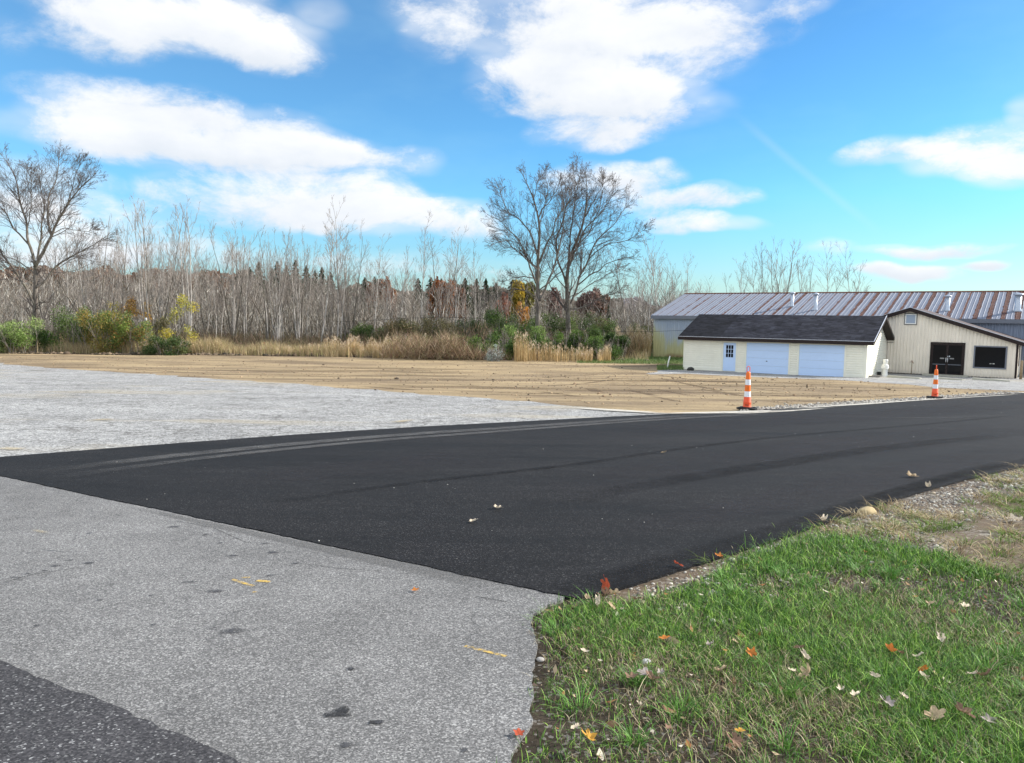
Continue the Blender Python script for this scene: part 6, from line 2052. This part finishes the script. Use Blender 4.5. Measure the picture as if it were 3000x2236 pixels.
# short grass tufts by the shed and at the garage corner
n = 16000
px = RNG.uniform(1690, 2010, n); Y = RNG.uniform(61.5, 72, n)
P = np.column_stack([(px - CX) / FPX * Y, Y, np.full(n, -2.19)])
n2 = 2500; px2 = RNG.uniform(1925, 2003, n2); py2 = RNG.uniform(1073, 1085, n2)
Q = np.array([hit(a, b)[:] for a, b in zip(px2, py2)])
loc = np.array([G.loc(q)[:] for q in P]); P = P[~((loc[:, 0] > -.1) & (loc[:, 1] > 0))]
loc = np.array([D.loc(q)[:] for q in P]); P = P[~((loc[:, 0] > -.1) & (loc[:, 1] > -.1))]
P = np.concatenate([P, Q]); n = len(P)
o = blades('yard_grass', P, RNG.uniform(.08, .28, n), RNG.uniform(.012, .03, n), RNG.uniform(.2, .9, n), palette([(0.07, 0.14, 0.03), (0.12, 0.2, 0.05), (0.2, 0.24, 0.08)], n, .2), M['bladecol'], 2)
tag(o, 'short green grass between the bushes and the metal shed', 'grass', kind='stuff')

# ------------------------------------------------------------------ light and sky
SUN_AZ, SUN_EL = 8.0, 29.0   # azimuth counted from +X towards +Y
sd = Vector((math.cos(R(SUN_AZ)) * math.cos(R(SUN_EL)), math.sin(R(SUN_AZ)) * math.cos(R(SUN_EL)), math.sin(R(SUN_EL))))
sun_d = bpy.data.lights.new('sun', 'SUN'); sun_d.energy = 4.9; sun_d.angle = R(0.53); sun_d.color = (1.0, 0.94, 0.85)
sun = bpy.data.objects.new('sun', sun_d); COL.objects.link(sun)
sun.rotation_euler = sd.to_track_quat('Z', 'Y').to_euler()
sun.location = sd * 50

world = bpy.data.worlds.new('World'); scene.world = world; world.use_nodes = True
w = NT(world.node_tree)
bg = w.n['Background']
sky = w.new('ShaderNodeTexSky', sky_type='NISHITA'); sky.sun_disc = False
sky.sun_elevation = R(SUN_EL); sky.sun_rotation = R(90 - SUN_AZ); sky.altitude = 200; sky.air_density = 1.0; sky.dust_density = 0.6; sky.ozone_density = 1.2
dirn = w.coord('Generated')
dn = w.vmath('NORMALIZE', dirn)
sx = w.sep(dn)
az = w.math('ARCTAN2', sx[0], sx[1]); el = w.math('ARCSINE', sx[2])
uv = w.comb(az, el, 0.0)
warp = w.noise(w.mapping(uv, (1, 1.5, 1)), 5.0, 3, .6, out='Color')
wv = w.vmath('SCALE', w.vmath('SUBTRACT', warp, (.5, .5, .5)), scale=.085)
p = w.vmath('ADD', uv, w.vmath('MULTIPLY', wv, (1, .75, 0)))
k = 1.3538
BL = [  # centre, radii (2216 wide picture), weight
    (330, -10, 250, 75, 1), (480, 70, 210, 60, .9), (570, 105, 120, 45, .8), (230, 60, 130, 60, .7), 
    (300, 225, 210, 52, .8), (440, 310, 330, 52, 1), (640, 350, 170, 45, .9), (560, 270, 120, 40, .6), (300, 330, 170, 40, .7), (640, 440, 280, 50, 1), (820, 420, 90, 35, .5), (860, 475, 200, 36, .9), (1000, 500, 90, 25, .5), 
    (1230, 20, 330, 95, 1), (1320, 120, 260, 75, .9), (1230, 190, 200, 60, .9), (1350, 225, 200, 55, .9), (1280, 290, 120, 30, .8), (1550, 40, 190, 60, .5), (1740, 5, 70, 25, .7), (970, 90, 90, 60, .35),
    (1320, 388, 125, 40, 1), (1520, 432, 110, 24, .8), (1440, 450, 120, 30, .5), (1510, 490, 120, 18, .8),
    (2150, 330, 170, 55, 1), (1930, 330, 105, 24, .8), (2216, 380, 130, 35, .8), (2200, 240, 50, 30, .5),
    (2010, 532, 150, 14, 1.3), (1955, 577, 110, 17, 1.5), (2130, 560, 50, 10, 1.2), (1785, 532, 55, 18, .4),
    (880, 350, 70, 30, .42), (700, 30, 60, 40, .35), (30, 60, 50, 40, .3),
    (150, 500, 260, 60, .8), (60, 400, 150, 50, .6), (1050, 600, 120, 20, .3), (600, 560, 500, 25, .45)]
acc = None; sh = None
for (cx_, cy_, rx_, ry_, wt) in BL:
    a = ray(cx_ * k, cy_ * k); b = ray((cx_ + rx_) * k, cy_ * k); c_ = ray(cx_ * k, (cy_ - ry_) * k)
    A = (math.atan2(a.x, a.y), math.asin(a.z)); ra = abs(math.atan2(b.x, b.y) - A[0]); re = abs(math.asin(c_.z) - A[1])
    d = w.vmath('MULTIPLY', w.vmath('SUBTRACT', p, (A[0], A[1], 0)), (1 / ra / 1.32, 1 / re / 1.36, 0))
    q = w.math('MULTIPLY', w.math('SUBTRACT', 1.0, w.vmath('DOT_PRODUCT', d, d), clamp=True), wt * .85)
    acc = q if acc is None else w.math('ADD', acc, q)
    s1 = w.math('MULTIPLY', q, w.sep(d)[1])
    sh = s1 if sh is None else w.math('ADD', sh, s1)
# elsewhere on the sky: unseen clouds, dense and extra bright, added to lift the shade
gen = w.noise(w.mapping(uv, (1, 2.2, 1), loc=(4, 2, 0)), 1.7, 7, .58)
outside = w.math('MAXIMUM', w.maprange(w.math('ABSOLUTE', az), .75, .95), w.maprange(el, .62, .8))
g2 = w.math('MULTIPLY', w.maprange(gen, .40, .54), outside)
acc = w.math('ADD', acc, g2)
fb = w.noise(w.mapping(uv, (1, 1.7, 1)), 9.0, 8, .68, .25)
fb2 = w.noise(w.mapping(uv, (1, 2.4, 1), loc=(2, 7, 0)), 4.0, 4, .6)
dens = w.math('ADD', acc, w.math('MULTIPLY', w.math('SUBTRACT', fb, .5), w.math('MULTIPLY', w.maprange(acc, 0, .3), 2.5)))
alpha = w.maprange(dens, .0, 1.0, smooth=True)
veil = w.math('MULTIPLY', w.maprange(acc, 0, .55, 0, .62, smooth=True), w.maprange(fb2, .35, .65))
alpha = w.math('MAXIMUM', alpha, veil)
rel = w.math('DIVIDE', sh, w.math('ADD', acc, .05))
lit = w.math('ADD', w.math('MULTIPLY', rel, .8), w.math('MULTIPLY', w.math('SUBTRACT', fb2, .5), 2.4))
lit = w.math('ADD', lit, w.math('MULTIPLY', w.math('SUBTRACT', fb, .5), 1.2))
shade = w.maprange(lit, -.8, .55, smooth=True)
CW = 8.3
ccol = w.mix(shade, (0.81 * CW, 0.86 * CW, 0.93 * CW), (1.03 * CW, 1.04 * CW, 1.06 * CW))
ccol = w.vmath('SCALE', ccol, scale=w.maprange(outside, 0, 1, 1.0, 1.5))  # added out-of-view clouds shine brighter than the visible ones, as fill
tint = w.ramp(w.math('MULTIPLY', el, 2.0), [(0.0, (.80, 1.04, 1.55)), (0.08, (.80, 1.16, 1.40)), (.3, (.60, 1.30, 1.74)), (.75, (.47, 1.08, 1.55)), (1, (.45, 1.03, 1.52))])
skyc = w.vmath('MULTIPLY', sky.outputs[0], tint)
veil2 = w.math('ADD', w.maprange(az, -.75, .25, .13, .03), w.math('MULTIPLY', w.maprange(fb2, .45, .75), .09))
skyc = w.mix(veil2, skyc, (CW * .62, CW * 1.0, CW * 1.1))
# a faint old vapour trail
a = ray(2150, 330); b = ray(2590, 690); a = Vector((math.atan2(a.x, a.y), math.asin(a.z), 0)); b = Vector((math.atan2(b.x, b.y), math.asin(b.z), 0))
u_ = (b - a).normalized(); nn = Vector((-u_.y, u_.x, 0)); Lc = (b - a).length
rel_ = w.vmath('SUBTRACT', w.vmath('ADD', uv, w.vmath('SCALE', wv, scale=.06)), tuple(a))
dd_ = w.math('ABSOLUTE', w.vmath('DOT_PRODUCT', rel_, tuple(nn))); tt_ = w.vmath('DOT_PRODUCT', rel_, tuple(u_))
trail = w.math('MULTIPLY', w.maprange(dd_, 0, .008, .09, 0, smooth=True), w.math('MULTIPLY', w.maprange(tt_, 0, .05), w.maprange(tt_, Lc - .06, Lc, 1, 0)))
skyc = w.mix(trail, skyc, (CW, CW, CW))
final = w.mix(w.math('MULTIPLY', alpha, .97), skyc, ccol)
w.l.new(final, bg.inputs[0])
bg.inputs[1].default_value = 0.082

scene.view_settings.view_transform = 'Standard'
scene.view_settings.look = 'None'
scene.view_settings.exposure = 0.58
scene.view_settings.gamma = 1
scene.cycles.max_bounces = 6
scene.cycles.transparent_max_bounces = 12
scene.cycles.use_denoising = True
